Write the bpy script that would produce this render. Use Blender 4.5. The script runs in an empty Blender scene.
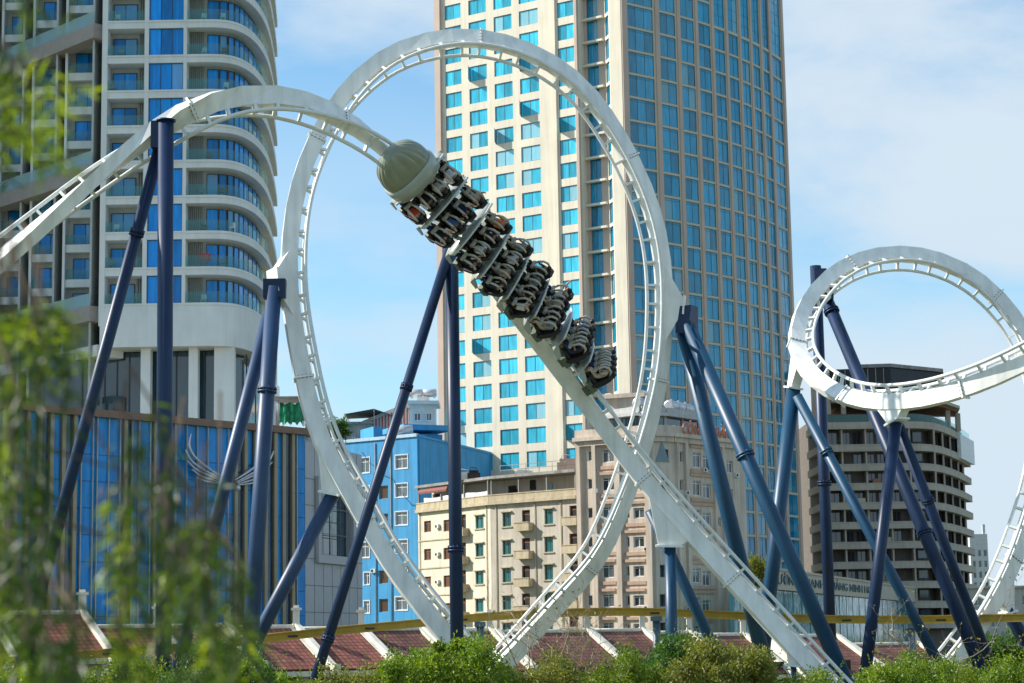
import bpy, bmesh, math, random
from mathutils import Vector, Matrix, Quaternion
V = Vector
rng = random.Random(7)
SC = bpy.context.scene
COL = SC.collection
# ------------------------------------------------------------------ camera
F_PX = 2000.0
CAM = V((0, 0, 4.0))
PITCH = math.atan((641 - 341.5) / F_PX)
ROLL = math.radians(0.98)
_F = V((0, math.cos(PITCH), math.sin(PITCH)))
_R0 = V((1, 0, 0)); _U0 = V((0, -math.sin(PITCH), math.cos(PITCH)))
CR = _R0 * math.cos(ROLL) - _U0 * math.sin(ROLL)
CU = _U0 * math.cos(ROLL) + _R0 * math.sin(ROLL)

def ray(px, py):
    return _F + CR * ((px - 512) / F_PX) + CU * ((341.5 - py) / F_PX)
def P(px, py, Y):
    d = ray(px, py); return CAM + d * (Y / d.y)
def proj(p):
    q = V(p) - CAM; z = q.dot(_F)
    return 512 + F_PX * q.dot(CR) / z, 341.5 - F_PX * q.dot(CU) / z
def az(deg):
    return V((math.sin(math.radians(deg)), math.cos(math.radians(deg)), 0))
def hit(px, py, p0, d):
    """where the sight line meets the vertical plane through p0 along d: (u, z)"""
    r = ray(px, py); n = V((d.y, -d.x, 0))
    t = (V((p0[0], p0[1], 0)) - V((CAM.x, CAM.y, 0))).dot(n) / r.dot(n)
    q = CAM + r * t
    return (V((q.x, q.y, 0)) - V((p0[0], p0[1], 0))).dot(d), q.z

cd = bpy.data.cameras.new('camera'); cam = bpy.data.objects.new('camera', cd); COL.objects.link(cam)
cd.sensor_width = 36; cd.lens = F_PX * 36 / 1024; cd.clip_start = 0.1; cd.clip_end = 6000
M3 = Matrix((CR, CU, -_F)).transposed()
cam.matrix_world = Matrix.Translation(CAM) @ M3.to_4x4()
cd.dof.use_dof = True; cd.dof.focus_distance = 95; cd.dof.aperture_fstop = 2.9
SC.camera = cam
# ------------------------------------------------------------------ materials
def newmat(name):
    m = bpy.data.materials.new(name); m.use_nodes = True
    nt = m.node_tree; b = nt.nodes['Principled BSDF']
    return m, nt, b
def mat(name, col, rough=0.6, metal=0.0, var=0.12, scale=1.5, bump=0.0, bscale=20, streak=0.0, spec=0.5, coat=0.0, rnd=0.0, isl=0.0):
    """paint / plaster / stone with uneven tone; streak adds vertical weather marks"""
    m, nt, b = newmat(name); N = nt.nodes; L = nt.links
    b.inputs['Roughness'].default_value = rough; b.inputs['Metallic'].default_value = metal
    b.inputs['Specular IOR Level'].default_value = spec
    if coat: b.inputs['Coat Weight'].default_value = coat; b.inputs['Coat Roughness'].default_value = 0.15
    tc = N.new('ShaderNodeTexCoord')
    nz = N.new('ShaderNodeTexNoise'); nz.inputs['Scale'].default_value = scale; nz.inputs['Detail'].default_value = 6
    L.new(tc.outputs['Object'], nz.inputs['Vector'])
    mr = N.new('ShaderNodeMapRange'); mr.inputs['From Min'].default_value = 0.3; mr.inputs['From Max'].default_value = 0.7
    mr.inputs['To Min'].default_value = 1 - var; mr.inputs['To Max'].default_value = 1 + var
    L.new(nz.outputs['Fac'], mr.inputs['Value'])
    fac = mr.outputs['Result']
    def mul(a, bb):
        q = N.new('ShaderNodeMath'); q.operation = 'MULTIPLY'; L.new(a, q.inputs[0])
        if isinstance(bb, float): q.inputs[1].default_value = bb
        else: L.new(bb, q.inputs[1])
        return q.outputs[0]
    if streak:
        mp = N.new('ShaderNodeMapping'); mp.inputs['Scale'].default_value = (2.2, 2.2, 0.12)
        L.new(tc.outputs['Object'], mp.inputs['Vector'])
        n2 = N.new('ShaderNodeTexNoise'); n2.inputs['Scale'].default_value = 1.0; n2.inputs['Detail'].default_value = 5
        L.new(mp.outputs['Vector'], n2.inputs['Vector'])
        m2 = N.new('ShaderNodeMapRange'); m2.inputs['From Min'].default_value = 0.42; m2.inputs['From Max'].default_value = 0.72
        m2.inputs['To Min'].default_value = 1.0; m2.inputs['To Max'].default_value = 1 - streak
        L.new(n2.outputs['Fac'], m2.inputs['Value']); fac = mul(fac, m2.outputs['Result'])
    for amt, kind in ((rnd, 'o'), (isl, 'i')):
        if not amt: continue
        src = N.new('ShaderNodeObjectInfo').outputs['Random'] if kind == 'o' else N.new('ShaderNodeNewGeometry').outputs['Random Per Island']
        m3 = N.new('ShaderNodeMapRange'); m3.inputs['To Min'].default_value = 1 - amt; m3.inputs['To Max'].default_value = 1 + amt
        L.new(src, m3.inputs['Value']); fac = mul(fac, m3.outputs['Result'])
    vm = N.new('ShaderNodeVectorMath'); vm.operation = 'SCALE'; vm.inputs[0].default_value = col[:3]
    L.new(fac, vm.inputs['Scale']); L.new(vm.outputs['Vector'], b.inputs['Base Color'])
    if bump:
        nb = N.new('ShaderNodeTexNoise'); nb.inputs['Scale'].default_value = bscale; nb.inputs['Detail'].default_value = 4
        L.new(tc.outputs['Object'], nb.inputs['Vector'])
        bp = N.new('ShaderNodeBump'); bp.inputs['Strength'].default_value = bump; bp.inputs['Distance'].default_value = 0.05
        L.new(nb.outputs['Fac'], bp.inputs['Height']); L.new(bp.outputs['Normal'], b.inputs['Normal'])
    return m
def glassmat(name, col, rough=0.06, rnd=0.25, wav=0.05, spec=1.0, metal=0.0, curt=None, share=0.0):
    """reflective tinted facade glass: slightly wavy panes, each pane a little different (blinds, curtains)"""
    m, nt, b = newmat(name); N = nt.nodes; L = nt.links
    b.inputs['Roughness'].default_value = rough; b.inputs['Specular IOR Level'].default_value = spec; b.inputs['Metallic'].default_value = metal
    tc = N.new('ShaderNodeTexCoord')
    oi = N.new('ShaderNodeObjectInfo'); ge = N.new('ShaderNodeNewGeometry')
    ad = N.new('ShaderNodeMath'); ad.operation = 'ADD'; L.new(oi.outputs['Random'], ad.inputs[0]); L.new(ge.outputs['Random Per Island'], ad.inputs[1])
    fr = N.new('ShaderNodeMath'); fr.operation = 'FRACT'; L.new(ad.outputs[0], fr.inputs[0])
    mr = N.new('ShaderNodeMapRange'); mr.inputs['To Min'].default_value = 1 - rnd; mr.inputs['To Max'].default_value = 1 + rnd
    L.new(fr.outputs[0], mr.inputs['Value'])
    cv = N.new('ShaderNodeTexNoise'); cv.inputs['Scale'].default_value = 1.0; cv.inputs['Detail'].default_value = 3
    mp = N.new('ShaderNodeMapping'); mp.inputs['Scale'].default_value = (2.5, 2.5, 0.35); L.new(tc.outputs['Object'], mp.inputs['Vector']); 
    va = N.new('ShaderNodeVectorMath'); va.operation = 'ADD'; L.new(mp.outputs['Vector'], va.inputs[0])
    cmb = N.new('ShaderNodeCombineXYZ'); sc = N.new('ShaderNodeMath'); sc.operation = 'MULTIPLY'; sc.inputs[1].default_value = 50
    L.new(fr.outputs[0], sc.inputs[0]); L.new(sc.outputs[0], cmb.inputs[0]); L.new(cmb.outputs[0], va.inputs[1]); L.new(va.outputs['Vector'], cv.inputs['Vector'])
    m2 = N.new('ShaderNodeMapRange'); m2.inputs['From Min'].default_value = 0.35; m2.inputs['From Max'].default_value = 0.65; m2.inputs['To Min'].default_value = 0.82; m2.inputs['To Max'].default_value = 1.15
    L.new(cv.outputs['Fac'], m2.inputs['Value'])
    mu = N.new('ShaderNodeMath'); mu.operation = 'MULTIPLY'; L.new(mr.outputs['Result'], mu.inputs[0]); L.new(m2.outputs['Result'], mu.inputs[1])
    vm = N.new('ShaderNodeVectorMath'); vm.operation = 'SCALE'; vm.inputs[0].default_value = col[:3]
    L.new(mu.outputs[0], vm.inputs['Scale'])
    if curt:      # some panes have pale curtains or blinds drawn behind them
        f2 = N.new('ShaderNodeMath'); f2.operation = 'MULTIPLY'; f2.inputs[1].default_value = 7.31; L.new(fr.outputs[0], f2.inputs[0])
        f3 = N.new('ShaderNodeMath'); f3.operation = 'FRACT'; L.new(f2.outputs[0], f3.inputs[0])
        gt = N.new('ShaderNodeMath'); gt.operation = 'GREATER_THAN'; gt.inputs[1].default_value = 1-share; L.new(f3.outputs[0], gt.inputs[0])
        hf = N.new('ShaderNodeMath'); hf.operation = 'MULTIPLY'; hf.inputs[1].default_value = 0.55; L.new(gt.outputs[0], hf.inputs[0])
        cm = N.new('ShaderNodeMix'); cm.data_type = 'RGBA'; L.new(hf.outputs[0], cm.inputs['Factor']); L.new(vm.outputs['Vector'], cm.inputs['A']); cm.inputs['B'].default_value = (*curt, 1)
        L.new(cm.outputs['Result'], b.inputs['Base Color'])
    else: L.new(vm.outputs['Vector'], b.inputs['Base Color'])
    nb = N.new('ShaderNodeTexNoise'); nb.inputs['Scale'].default_value = 0.7; nb.inputs['Detail'].default_value = 2
    L.new(va.outputs['Vector'], nb.inputs['Vector'])
    bp = N.new('ShaderNodeBump'); bp.inputs['Strength'].default_value = 1.0; bp.inputs['Distance'].default_value = wav
    L.new(nb.outputs['Fac'], bp.inputs['Height']); L.new(bp.outputs['Normal'], b.inputs['Normal'])
    return m
def clearglass(name, tint, fac=0.45):
    m, nt, b = newmat(name); N = nt.nodes; L = nt.links
    b.inputs['Base Color'].default_value = (*tint, 1); b.inputs['Roughness'].default_value = 0.08
    tr = N.new('ShaderNodeBsdfTransparent'); tr.inputs['Color'].default_value = (0.8, 0.95, 0.95, 1)
    mx = N.new('ShaderNodeMixShader'); mx.inputs['Fac'].default_value = fac
    L.new(tr.outputs[0], mx.inputs[1]); L.new(b.outputs[0], mx.inputs[2]); L.new(mx.outputs[0], N['Material Output'].inputs['Surface'])
    return m
def leafmat(name, c0, c1, c2, trans=0.4):
    m, nt, b = newmat(name); N = nt.nodes; L = nt.links
    ge = N.new('ShaderNodeNewGeometry'); rp = N.new('ShaderNodeValToRGB')
    rp.color_ramp.elements[0].color = (*c0, 1); rp.color_ramp.elements[1].color = (*c2, 1)
    e = rp.color_ramp.elements.new(0.55); e.color = (*c1, 1)
    tc = N.new('ShaderNodeTexCoord'); nz = N.new('ShaderNodeTexNoise'); nz.inputs['Scale'].default_value = 1.3; nz.inputs['Detail'].default_value = 2
    L.new(tc.outputs['Object'], nz.inputs['Vector'])
    mx = N.new('ShaderNodeMath'); mx.operation = 'MULTIPLY_ADD'; mx.inputs[1].default_value = 0.55
    L.new(ge.outputs['Random Per Island'], mx.inputs[0])
    m2 = N.new('ShaderNodeMapRange'); m2.inputs['From Min'].default_value = 0.3; m2.inputs['From Max'].default_value = 0.7; m2.inputs['To Max'].default_value = 0.45
    L.new(nz.outputs['Fac'], m2.inputs['Value']); L.new(m2.outputs['Result'], mx.inputs[2])
    L.new(mx.outputs[0], rp.inputs['Fac'])
    L.new(rp.outputs['Color'], b.inputs['Base Color']); b.inputs['Roughness'].default_value = 0.45
    tl = N.new('ShaderNodeBsdfTranslucent'); 
    hs = N.new('ShaderNodeHueSaturation'); hs.inputs['Value'].default_value = 1.5; hs.inputs['Saturation'].default_value = 1.1; L.new(rp.outputs['Color'], hs.inputs['Color']); L.new(hs.outputs['Color'], tl.inputs['Color'])
    ms = N.new('ShaderNodeMixShader'); ms.inputs['Fac'].default_value = trans
    L.new(b.outputs[0], ms.inputs[1]); L.new(tl.outputs[0], ms.inputs[2]); L.new(ms.outputs[0], N['Material Output'].inputs['Surface'])
    return m
def tilemat(name, col, pitch=0.3):
    """clay roof tiles: rows and columns as bump and tone, in object space along the roof"""
    m, nt, b = newmat(name); N = nt.nodes; L = nt.links
    uv = N.new('ShaderNodeUVMap')
    wv = N.new('ShaderNodeTexBrick'); wv.inputs['Scale'].default_value = 1.0
    wv.inputs['Brick Width'].default_value = pitch; wv.inputs['Row Height'].default_value = pitch * 1.15; wv.inputs['Mortar Size'].default_value = 0.035
    wv.offset = 0.0
    wv.inputs['Color1'].default_value = (*[c * 1.2 for c in col], 1); wv.inputs['Color2'].default_value = (*[c * 0.75 for c in col], 1); wv.inputs['Mortar'].default_value = (*[c * 0.32 for c in col], 1)
    L.new(uv.outputs['UV'], wv.inputs['Vector'])
    nz = N.new('ShaderNodeTexNoise'); nz.inputs['Scale'].default_value = 0.9; nz.inputs['Detail'].default_value = 6; L.new(uv.outputs['UV'], nz.inputs['Vector'])
    mr = N.new('ShaderNodeMapRange'); mr.inputs['From Min'].default_value = 0.3; mr.inputs['From Max'].default_value = 0.7; mr.inputs['To Min'].default_value = 0.6; mr.inputs['To Max'].default_value = 1.25
    L.new(nz.outputs['Fac'], mr.inputs['Value'])
    vm = N.new('ShaderNodeVectorMath'); vm.operation = 'SCALE'; L.new(wv.outputs['Color'], vm.inputs[0]); L.new(mr.outputs['Result'], vm.inputs['Scale'])
    L.new(vm.outputs['Vector'], b.inputs['Base Color']); b.inputs['Roughness'].default_value = 0.8
    bp = N.new('ShaderNodeBump'); bp.inputs['Distance'].default_value = 0.06; bp.inputs['Strength'].default_value = 0.8
    L.new(wv.outputs['Fac'], bp.inputs['Height']); bp.invert = True; L.new(bp.outputs['Normal'], b.inputs['Normal'])
    return m
# ------------------------------------------------------------------ mesh builder
class MB:
    def __init__(s): s.v = []; s.f = []; s.m = []; s.sm = []; s.uv = {}; s.marks = []
    def quad(s, a, b, c, d, mi=0, uv=None):
        i = len(s.v); s.v += [tuple(a), tuple(b), tuple(c), tuple(d)]; s.f.append((i, i+1, i+2, i+3)); s.m.append(mi); s.sm.append(False)
        if uv: s.uv[len(s.f)-1] = uv
    def poly(s, pts, mi=0):
        i = len(s.v); s.v += [tuple(p) for p in pts]; s.f.append(tuple(range(i, i+len(pts)))); s.m.append(mi); s.sm.append(False)
    def obox(s, o, ax, ay, az_, mi=0):
        """box from corner o with edge vectors"""
        o, ax, ay, az_ = V(o), V(ax), V(ay), V(az_); s.marks.append((len(s.v), len(s.f)))
        c = [o, o+ax, o+ax+ay, o+ay, o+az_, o+ax+az_, o+ax+ay+az_, o+ay+az_]
        i = len(s.v); s.v += [tuple(p) for p in c]
        fs = [(0,3,2,1),(4,5,6,7),(0,1,5,4),(1,2,6,5),(2,3,7,6),(3,0,4,7)]
        if ax.cross(ay).dot(az_) < 0: fs = [tuple(reversed(f)) for f in fs]
        for f in fs: s.f.append(tuple(i+k for k in f)); s.m.append(mi); s.sm.append(False)
    def box(s, c, sx, sy, sz, mi=0):
        s.obox((c[0]-sx/2, c[1]-sy/2, c[2]-sz/2), (sx,0,0), (0,sy,0), (0,0,sz), mi)
    def prism(s, poly, z0, z1, mi=0, mtop=None):
        """vertical prism over a plan polygon (counter-clockwise seen from above)"""
        n = len(poly); A = sum(poly[k][0]*poly[(k+1)%n][1]-poly[(k+1)%n][0]*poly[k][1] for k in range(n))
        if A < 0: poly = list(reversed(poly))
        i = len(s.v); s.v += [(p[0],p[1],z0) for p in poly] + [(p[0],p[1],z1) for p in poly]
        for k in range(n):
            k2 = (k+1)%n; s.f.append((i+k, i+k2, i+n+k2, i+n+k)); s.m.append(mi); s.sm.append(False)
        s.f.append(tuple(i+n+k for k in range(n))); s.m.append(mi if mtop is None else mtop); s.sm.append(False)
        s.f.append(tuple(i+k for k in reversed(range(n)))); s.m.append(mi); s.sm.append(False)
    def ring_sweep(s, rings, mi=0, smooth=True, cap=True):
        n = len(rings[0]); i = len(s.v); s.marks.append((len(s.v), len(s.f)))
        for r in rings: s.v += [tuple(p) for p in r]
        for a in range(len(rings)-1):
            for k in range(n):
                k2 = (k+1)%n
                s.f.append((i+a*n+k, i+a*n+k2, i+(a+1)*n+k2, i+(a+1)*n+k)); s.m.append(mi); s.sm.append(smooth)
        if cap:
            s.f.append(tuple(i+k for k in reversed(range(n)))); s.m.append(mi); s.sm.append(False)
            s.f.append(tuple(i+(len(rings)-1)*n+k for k in range(n))); s.m.append(mi); s.sm.append(False)
    def tube(s, pts, r, n=10, mi=0, smooth=True):
        pts = [V(p) for p in pts]; rings = []; ref = None
        for k, p in enumerate(pts):
            t = (pts[min(k+1, len(pts)-1)] - pts[max(k-1, 0)]).normalized()
            if ref is None: ref = t.orthogonal().normalized()
            ref = (ref - t*ref.dot(t)).normalized(); b = t.cross(ref)
            rr = r[k] if isinstance(r, (list, tuple)) else r
            rings.append([p + ref*(rr*math.cos(2*math.pi*j/n)) + b*(rr*math.sin(2*math.pi*j/n)) for j in range(n)])
        s.ring_sweep(rings, mi, smooth)
    def ball(s, c, rx, ry, rz, mi=0, nu=12, nv=8):
        rings = []
        for a in range(nv+1):
            th = math.pi*(a/nv); th = min(max(th, 0.02), math.pi-0.02)
            rings.append([(c[0]+rx*math.sin(th)*math.cos(-2*math.pi*k/nu), c[1]+ry*math.sin(th)*math.sin(-2*math.pi*k/nu), c[2]+rz*math.cos(th)) for k in range(nu)])
        s.ring_sweep(rings, mi, True)
    def mesh(s, name, mats):
        me = bpy.data.meshes.new(name); me.from_pydata(s.v, [], s.f)
        for m in mats: me.materials.append(m)
        me.polygons.foreach_set('material_index', s.m); me.polygons.foreach_set('use_smooth', s.sm)
        if s.uv:
            ul = me.uv_layers.new(name='UVMap')
            for fi, uv in s.uv.items():
                for li, c in zip(me.polygons[fi].loop_indices, uv): ul.data[li].uv = c
        me.update(); return me
    def build(s, name, mats, parent=None):
        if not isinstance(mats, (list, tuple)): mats = [mats]
        return link(name, s.mesh(name, mats), parent)
    def build_each(s, name, mats, parent):
        """every box collected so far becomes an object of its own"""
        for k, (v0, f0) in enumerate(s.marks):
            v1, f1 = s.marks[k+1] if k+1 < len(s.marks) else (len(s.v), len(s.f))
            q = MB(); q.v = s.v[v0:v1]; q.f = [tuple(i-v0 for i in f) for f in s.f[f0:f1]]; q.m = s.m[f0:f1]; q.sm = s.sm[f0:f1]; q.build(name, mats, parent)
def base_of(o):
    m = Matrix.Identity(4)
    while o is not None: m = o.matrix_basis @ m; o = o.parent
    return m
def link(name, me, parent=None, M=None):
    """M is the world matrix of the new object; vertices of me are world coordinates when M is None"""
    o = bpy.data.objects.new(name, me); COL.objects.link(o)
    o.parent = parent
    M = M or Matrix.Identity(4)
    o.matrix_basis = base_of(parent).inverted() @ M if parent else M
    return o
def thing(name, label, cat, loc, group=None):
    o = bpy.data.objects.new(name, None); COL.objects.link(o); o.location = V(loc); o.empty_display_size = 0.3
    o.matrix_basis = Matrix.Translation(V(loc))
    return tag(o, label, cat, group)
def tag(o, label, cat, group=None):
    o['label'] = label; o['category'] = cat
    if group: o['group'] = group
    return o
def struct(o, kind='structure'):
    o['kind'] = kind; return o
def fm(o, d, n=None):
    """matrix: x along d, y inward (-n), z up, at o"""
    d = V(d); yv = V((-d.y, d.x, 0))
    return Matrix(((d.x, yv.x, 0, o[0]), (d.y, yv.y, 0, o[1]), (0, 0, 1, o[2]), (0, 0, 0, 1)))
# ------------------------------------------------------------------ facades
def wall_grid(mb, p0, d, L, z0, z1, holes, recess, mi=0, u_start=0.0):
    """wall sheet with real openings: front faces round the holes and the reveals of each hole"""
    d = V(d); inw = V((-d.y, d.x, 0)); p0 = V((p0[0], p0[1], 0))
    at = lambda u, z, k=0.0: p0 + d*u + inw*k + V((0, 0, z))
    us = sorted(set([u_start, L] + [round(x, 4) for h in holes for x in h[:2] if u_start < x < L]))
    zs = sorted(set([z0, z1] + [round(x, 4) for h in holes for x in h[2:4] if z0 < x < z1]))
    for a in range(len(us)-1):
        for b in range(len(zs)-1):
            uc, zc = (us[a]+us[a+1])/2, (zs[b]+zs[b+1])/2
            if us[a+1]-us[a] < 1e-4 or zs[b+1]-zs[b] < 1e-4: continue
            if any(h[0] < uc < h[1] and h[2] < zc < h[3] for h in holes): continue
            mb.quad(at(us[a], zs[b]), at(us[a+1], zs[b]), at(us[a+1], zs[b+1]), at(us[a], zs[b+1]), mi)
    for (a, b, c, e) in [h[:4] for h in holes]:
        mb.quad(at(a, c), at(a, c, recess), at(b, c, recess), at(b, c), mi)
        mb.quad(at(a, e), at(b, e), at(b, e, recess), at(a, e, recess), mi)
        mb.quad(at(a, c), at(a, e), at(a, e, recess), at(a, c, recess), mi)
        mb.quad(at(b, c), at(b, c, recess), at(b, e, recess), at(b, e), mi)
_wcache = {}
def window_mesh(w, h, fw=0.07, nx=2, nz=1, mats=None, key='', sill=0.0, tr=0.0, dep=0.08):
    """casement: frame, mullions (nx panes across), optional transom share tr, optional outside sill; x 0..w, y inward, z 0..h"""
    k = (round(w, 2), round(h, 2), fw, nx, nz, key, sill, tr)
    if k in _wcache: return _wcache[k]
    mb = MB()
    for (a, b, c, e) in ((0, fw, 0, h), (w-fw, w, 0, h), (fw, w-fw, 0, fw), (fw, w-fw, h-fw, h)):
        mb.obox((a, 0, c), (b-a, 0, 0), (0, dep, 0), (0, 0, e-c), 0)
    for i in range(1, nx):
        x = fw + (w-2*fw)*i/nx; mb.obox((x-fw*0.4, 0.012, fw), (fw*0.8, 0, 0), (0, dep-0.02, 0), (0, 0, h-2*fw), 0)
    for i in range(1, nz):
        z = fw + (h-2*fw)*i/nz; mb.obox((fw, 0.024, z-fw*0.3), (w-2*fw, 0, 0), (0, dep-0.04, 0), (0, 0, fw*0.6), 0)
    if tr: mb.obox((fw, 0.018, h*(1-tr)), (w-2*fw, 0, 0), (0, dep-0.03, 0), (0, 0, fw*0.8), 0)
    for i in range(nx):
        a = fw + (w-2*fw)*i/nx; b = fw + (w-2*fw)*(i+1)/nx
        mb.quad((a, dep*0.6, fw), (b, dep*0.6, fw), (b, dep*0.6, h-fw), (a, dep*0.6, h-fw), 1)
    if sill: mb.obox((-sill, -0.12-sill*0.5, -0.12), (w+2*sill, 0, 0), (0, 0.14+sill*0.5, 0), (0, 0, 0.115), 2 if len(mats) > 2 else 0)
    _wcache[k] = mb.mesh('window', mats); return _wcache[k]
def put_window(parent, p0, d, hole, me, recess, name='window'):
    d = V(d); inw = V((-d.y, d.x, 0)); o = V((p0[0], p0[1], 0)) + d*hole[0] + inw*recess + V((0, 0, hole[2]))
    return link(name, me, parent, fm(o, d))
# ------------------------------------------------------------------ sky, sun, ground
SUN_EL = math.radians(37); SUN_DIR = V((-1.0, 0.10, 0)).normalized()*math.cos(SUN_EL) + V((0, 0, math.sin(SUN_EL)))
w = bpy.data.worlds.new('World'); SC.world = w; w.use_nodes = True
nt = w.node_tree; N = nt.nodes; L = nt.links; bg = N['Background']
sky = N.new('ShaderNodeTexSky'); sky.sky_type = 'NISHITA'; sky.sun_disc = False
sky.sun_elevation = SUN_EL; sky.sun_rotation = math.atan2(SUN_DIR.x, SUN_DIR.y)
sky.air_density = 1.0; sky.dust_density = 0.6; sky.ozone_density = 2.0
tc = N.new('ShaderNodeTexCoord')
mp = N.new('ShaderNodeMapping'); mp.inputs['Scale'].default_value = (1.0, 1.0, 2.6); mp.inputs['Location'].default_value = (0.1, -2.4, 1.2)
L.new(tc.outputs['Generated'], mp.inputs['Vector'])
nz = N.new('ShaderNodeTexNoise'); nz.inputs['Scale'].default_value = 2.6; nz.inputs['Detail'].default_value = 9; nz.inputs['Roughness'].default_value = 0.58; nz.inputs['Distortion'].default_value = 0.35
L.new(mp.outputs['Vector'], nz.inputs['Vector'])
rp = N.new('ShaderNodeMapRange'); rp.interpolation_type = 'SMOOTHSTEP'
rp.inputs['From Min'].default_value = 0.40; rp.inputs['From Max'].default_value = 0.64; rp.inputs['To Min'].default_value = 0.0; rp.inputs['To Max'].default_value = 0.95
L.new(nz.outputs['Fac'], rp.inputs['Value'])
# thin bright haze low over the horizon
sx = N.new('ShaderNodeSeparateXYZ'); L.new(tc.outputs['Generated'], sx.inputs[0])
hz = N.new('ShaderNodeMapRange'); hz.inputs['From Min'].default_value = 0.0; hz.inputs['From Max'].default_value = 0.30; hz.inputs['To Min'].default_value = 0.85; hz.inputs['To Max'].default_value = 0.0
L.new(sx.outputs['Z'], hz.inputs['Value'])
mp2 = N.new('ShaderNodeMapping'); mp2.inputs['Scale'].default_value = (1.0, 1.0, 3.2); mp2.inputs['Location'].default_value = (4.1, 0.6, 2.3)
L.new(tc.outputs['Generated'], mp2.inputs['Vector'])
n2 = N.new('ShaderNodeTexNoise'); n2.inputs['Scale'].default_value = 4.2; n2.inputs['Detail'].default_value = 8; n2.inputs['Roughness'].default_value = 0.55
L.new(mp2.outputs['Vector'], n2.inputs['Vector'])
r2 = N.new('ShaderNodeMapRange'); r2.interpolation_type = 'SMOOTHSTEP'; r2.inputs['From Min'].default_value = 0.36; r2.inputs['From Max'].default_value = 0.60; r2.inputs['To Min'].default_value = 0.45; r2.inputs['To Max'].default_value = 1.7
L.new(n2.outputs['Fac'], r2.inputs['Value'])
hm = N.new('ShaderNodeMath'); hm.operation = 'MULTIPLY'; hm.use_clamp = True; L.new(hz.outputs['Result'], hm.inputs[0]); L.new(r2.outputs['Result'], hm.inputs[1]); hz = hm
mxm = N.new('ShaderNodeMath'); mxm.operation = 'MAXIMUM'; L.new(rp.outputs['Result'], mxm.inputs[0]); L.new(hz.outputs[0], mxm.inputs[1])
ad = N.new('ShaderNodeMath'); ad.operation = 'MULTIPLY_ADD'; ad.inputs[1].default_value = 0.15; ad.use_clamp = True
L.new(hz.outputs[0], ad.inputs[0]); L.new(mxm.outputs[0], ad.inputs[2])
blue = N.new('ShaderNodeMix'); blue.data_type = 'RGBA'; blue.blend_type = 'MULTIPLY'; blue.inputs['Factor'].default_value = 1.0
L.new(sky.outputs['Color'], blue.inputs['A']); blue.inputs['B'].default_value = (0.52, 0.76, 0.80, 1)
mx = N.new('ShaderNodeMix'); mx.data_type = 'RGBA'
L.new(ad.outputs[0], mx.inputs['Factor']); L.new(blue.outputs['Result'], mx.inputs['A']); mx.inputs['B'].default_value = (2.75, 3.25, 3.7, 1)
L.new(mx.outputs['Result'], bg.inputs['Color']); bg.inputs['Strength'].default_value = 0.15
sd = bpy.data.lights.new('sun', 'SUN'); so = bpy.data.objects.new('sun', sd); COL.objects.link(so)
sd.energy = 4.3; sd.angle = math.radians(0.5); sd.color = (1.0, 0.94, 0.86)
so.rotation_euler = SUN_DIR.to_track_quat('Z', 'Y').to_euler(); so.location = (-40, 0, 60)
SC.view_settings.view_transform = 'Standard'; SC.view_settings.look = 'None'; SC.view_settings.gamma = 1; SC.view_settings.exposure = 0.72
SC.view_settings.use_curve_mapping = False
SC.render.engine = 'CYCLES'; SC.cycles.use_denoising = True; SC.cycles.max_bounces = 6; SC.cycles.transparent_max_bounces = 12
SC.cycles.diffuse_bounces = 3; SC.cycles.glossy_bounces = 3; SC.cycles.sample_clamp_indirect = 8

M_GROUND = mat('ground_mat', (0.13, 0.14, 0.07), 0.95, var=0.4, scale=0.08, bump=0.3)
g = MB(); g.quad((-4000, -800, 0), (4000, -800, 0), (4000, 4500, 0), (-4000, 4500, 0)); struct(g.build('ground', M_GROUND))
M_ROAD = mat('road_mat', (0.07, 0.07, 0.07), 0.9, var=0.2, scale=0.3)
g = MB(); a = V((-70, 88, 0.004)); dd = V((0.82, 0.57, 0)); nn = V((0.57, -0.82, 0))
g.quad(a, a+nn*9, a+nn*9+dd*190, a+dd*190); struct(g.build('road', M_ROAD))
# ------------------------------------------------------------------ roller coaster
M_WHITE = mat('white_track_paint', (0.84, 0.84, 0.79), 0.4, var=0.08, scale=0.7, streak=0.2)
M_RAIL = mat('white_rail_paint', (0.72, 0.73, 0.69), 0.35, var=0.08, scale=2)
M_NAVY = mat('navy_paint', (0.009, 0.028, 0.078), 0.42, var=0.2, scale=0.6, streak=0.3, spec=0.35)
M_STEEL = mat('steel_blue_paint', (0.020, 0.056, 0.135), 0.44, var=0.15, scale=0.6, streak=0.25, )
M_TEAL = mat('teal_blue_paint', (0.004, 0.056, 0.122), 0.44, var=0.15, scale=0.6, streak=0.25, )
M_BOLT = mat('bolt_metal', (0.05, 0.05, 0.055), 0.5, metal=0.6)
SW, SH, ROFF, GAUGE = 0.54, 0.82, 0.76, 0.52       # spine width (across), depth (towards rails), rail offset, half gauge

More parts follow.
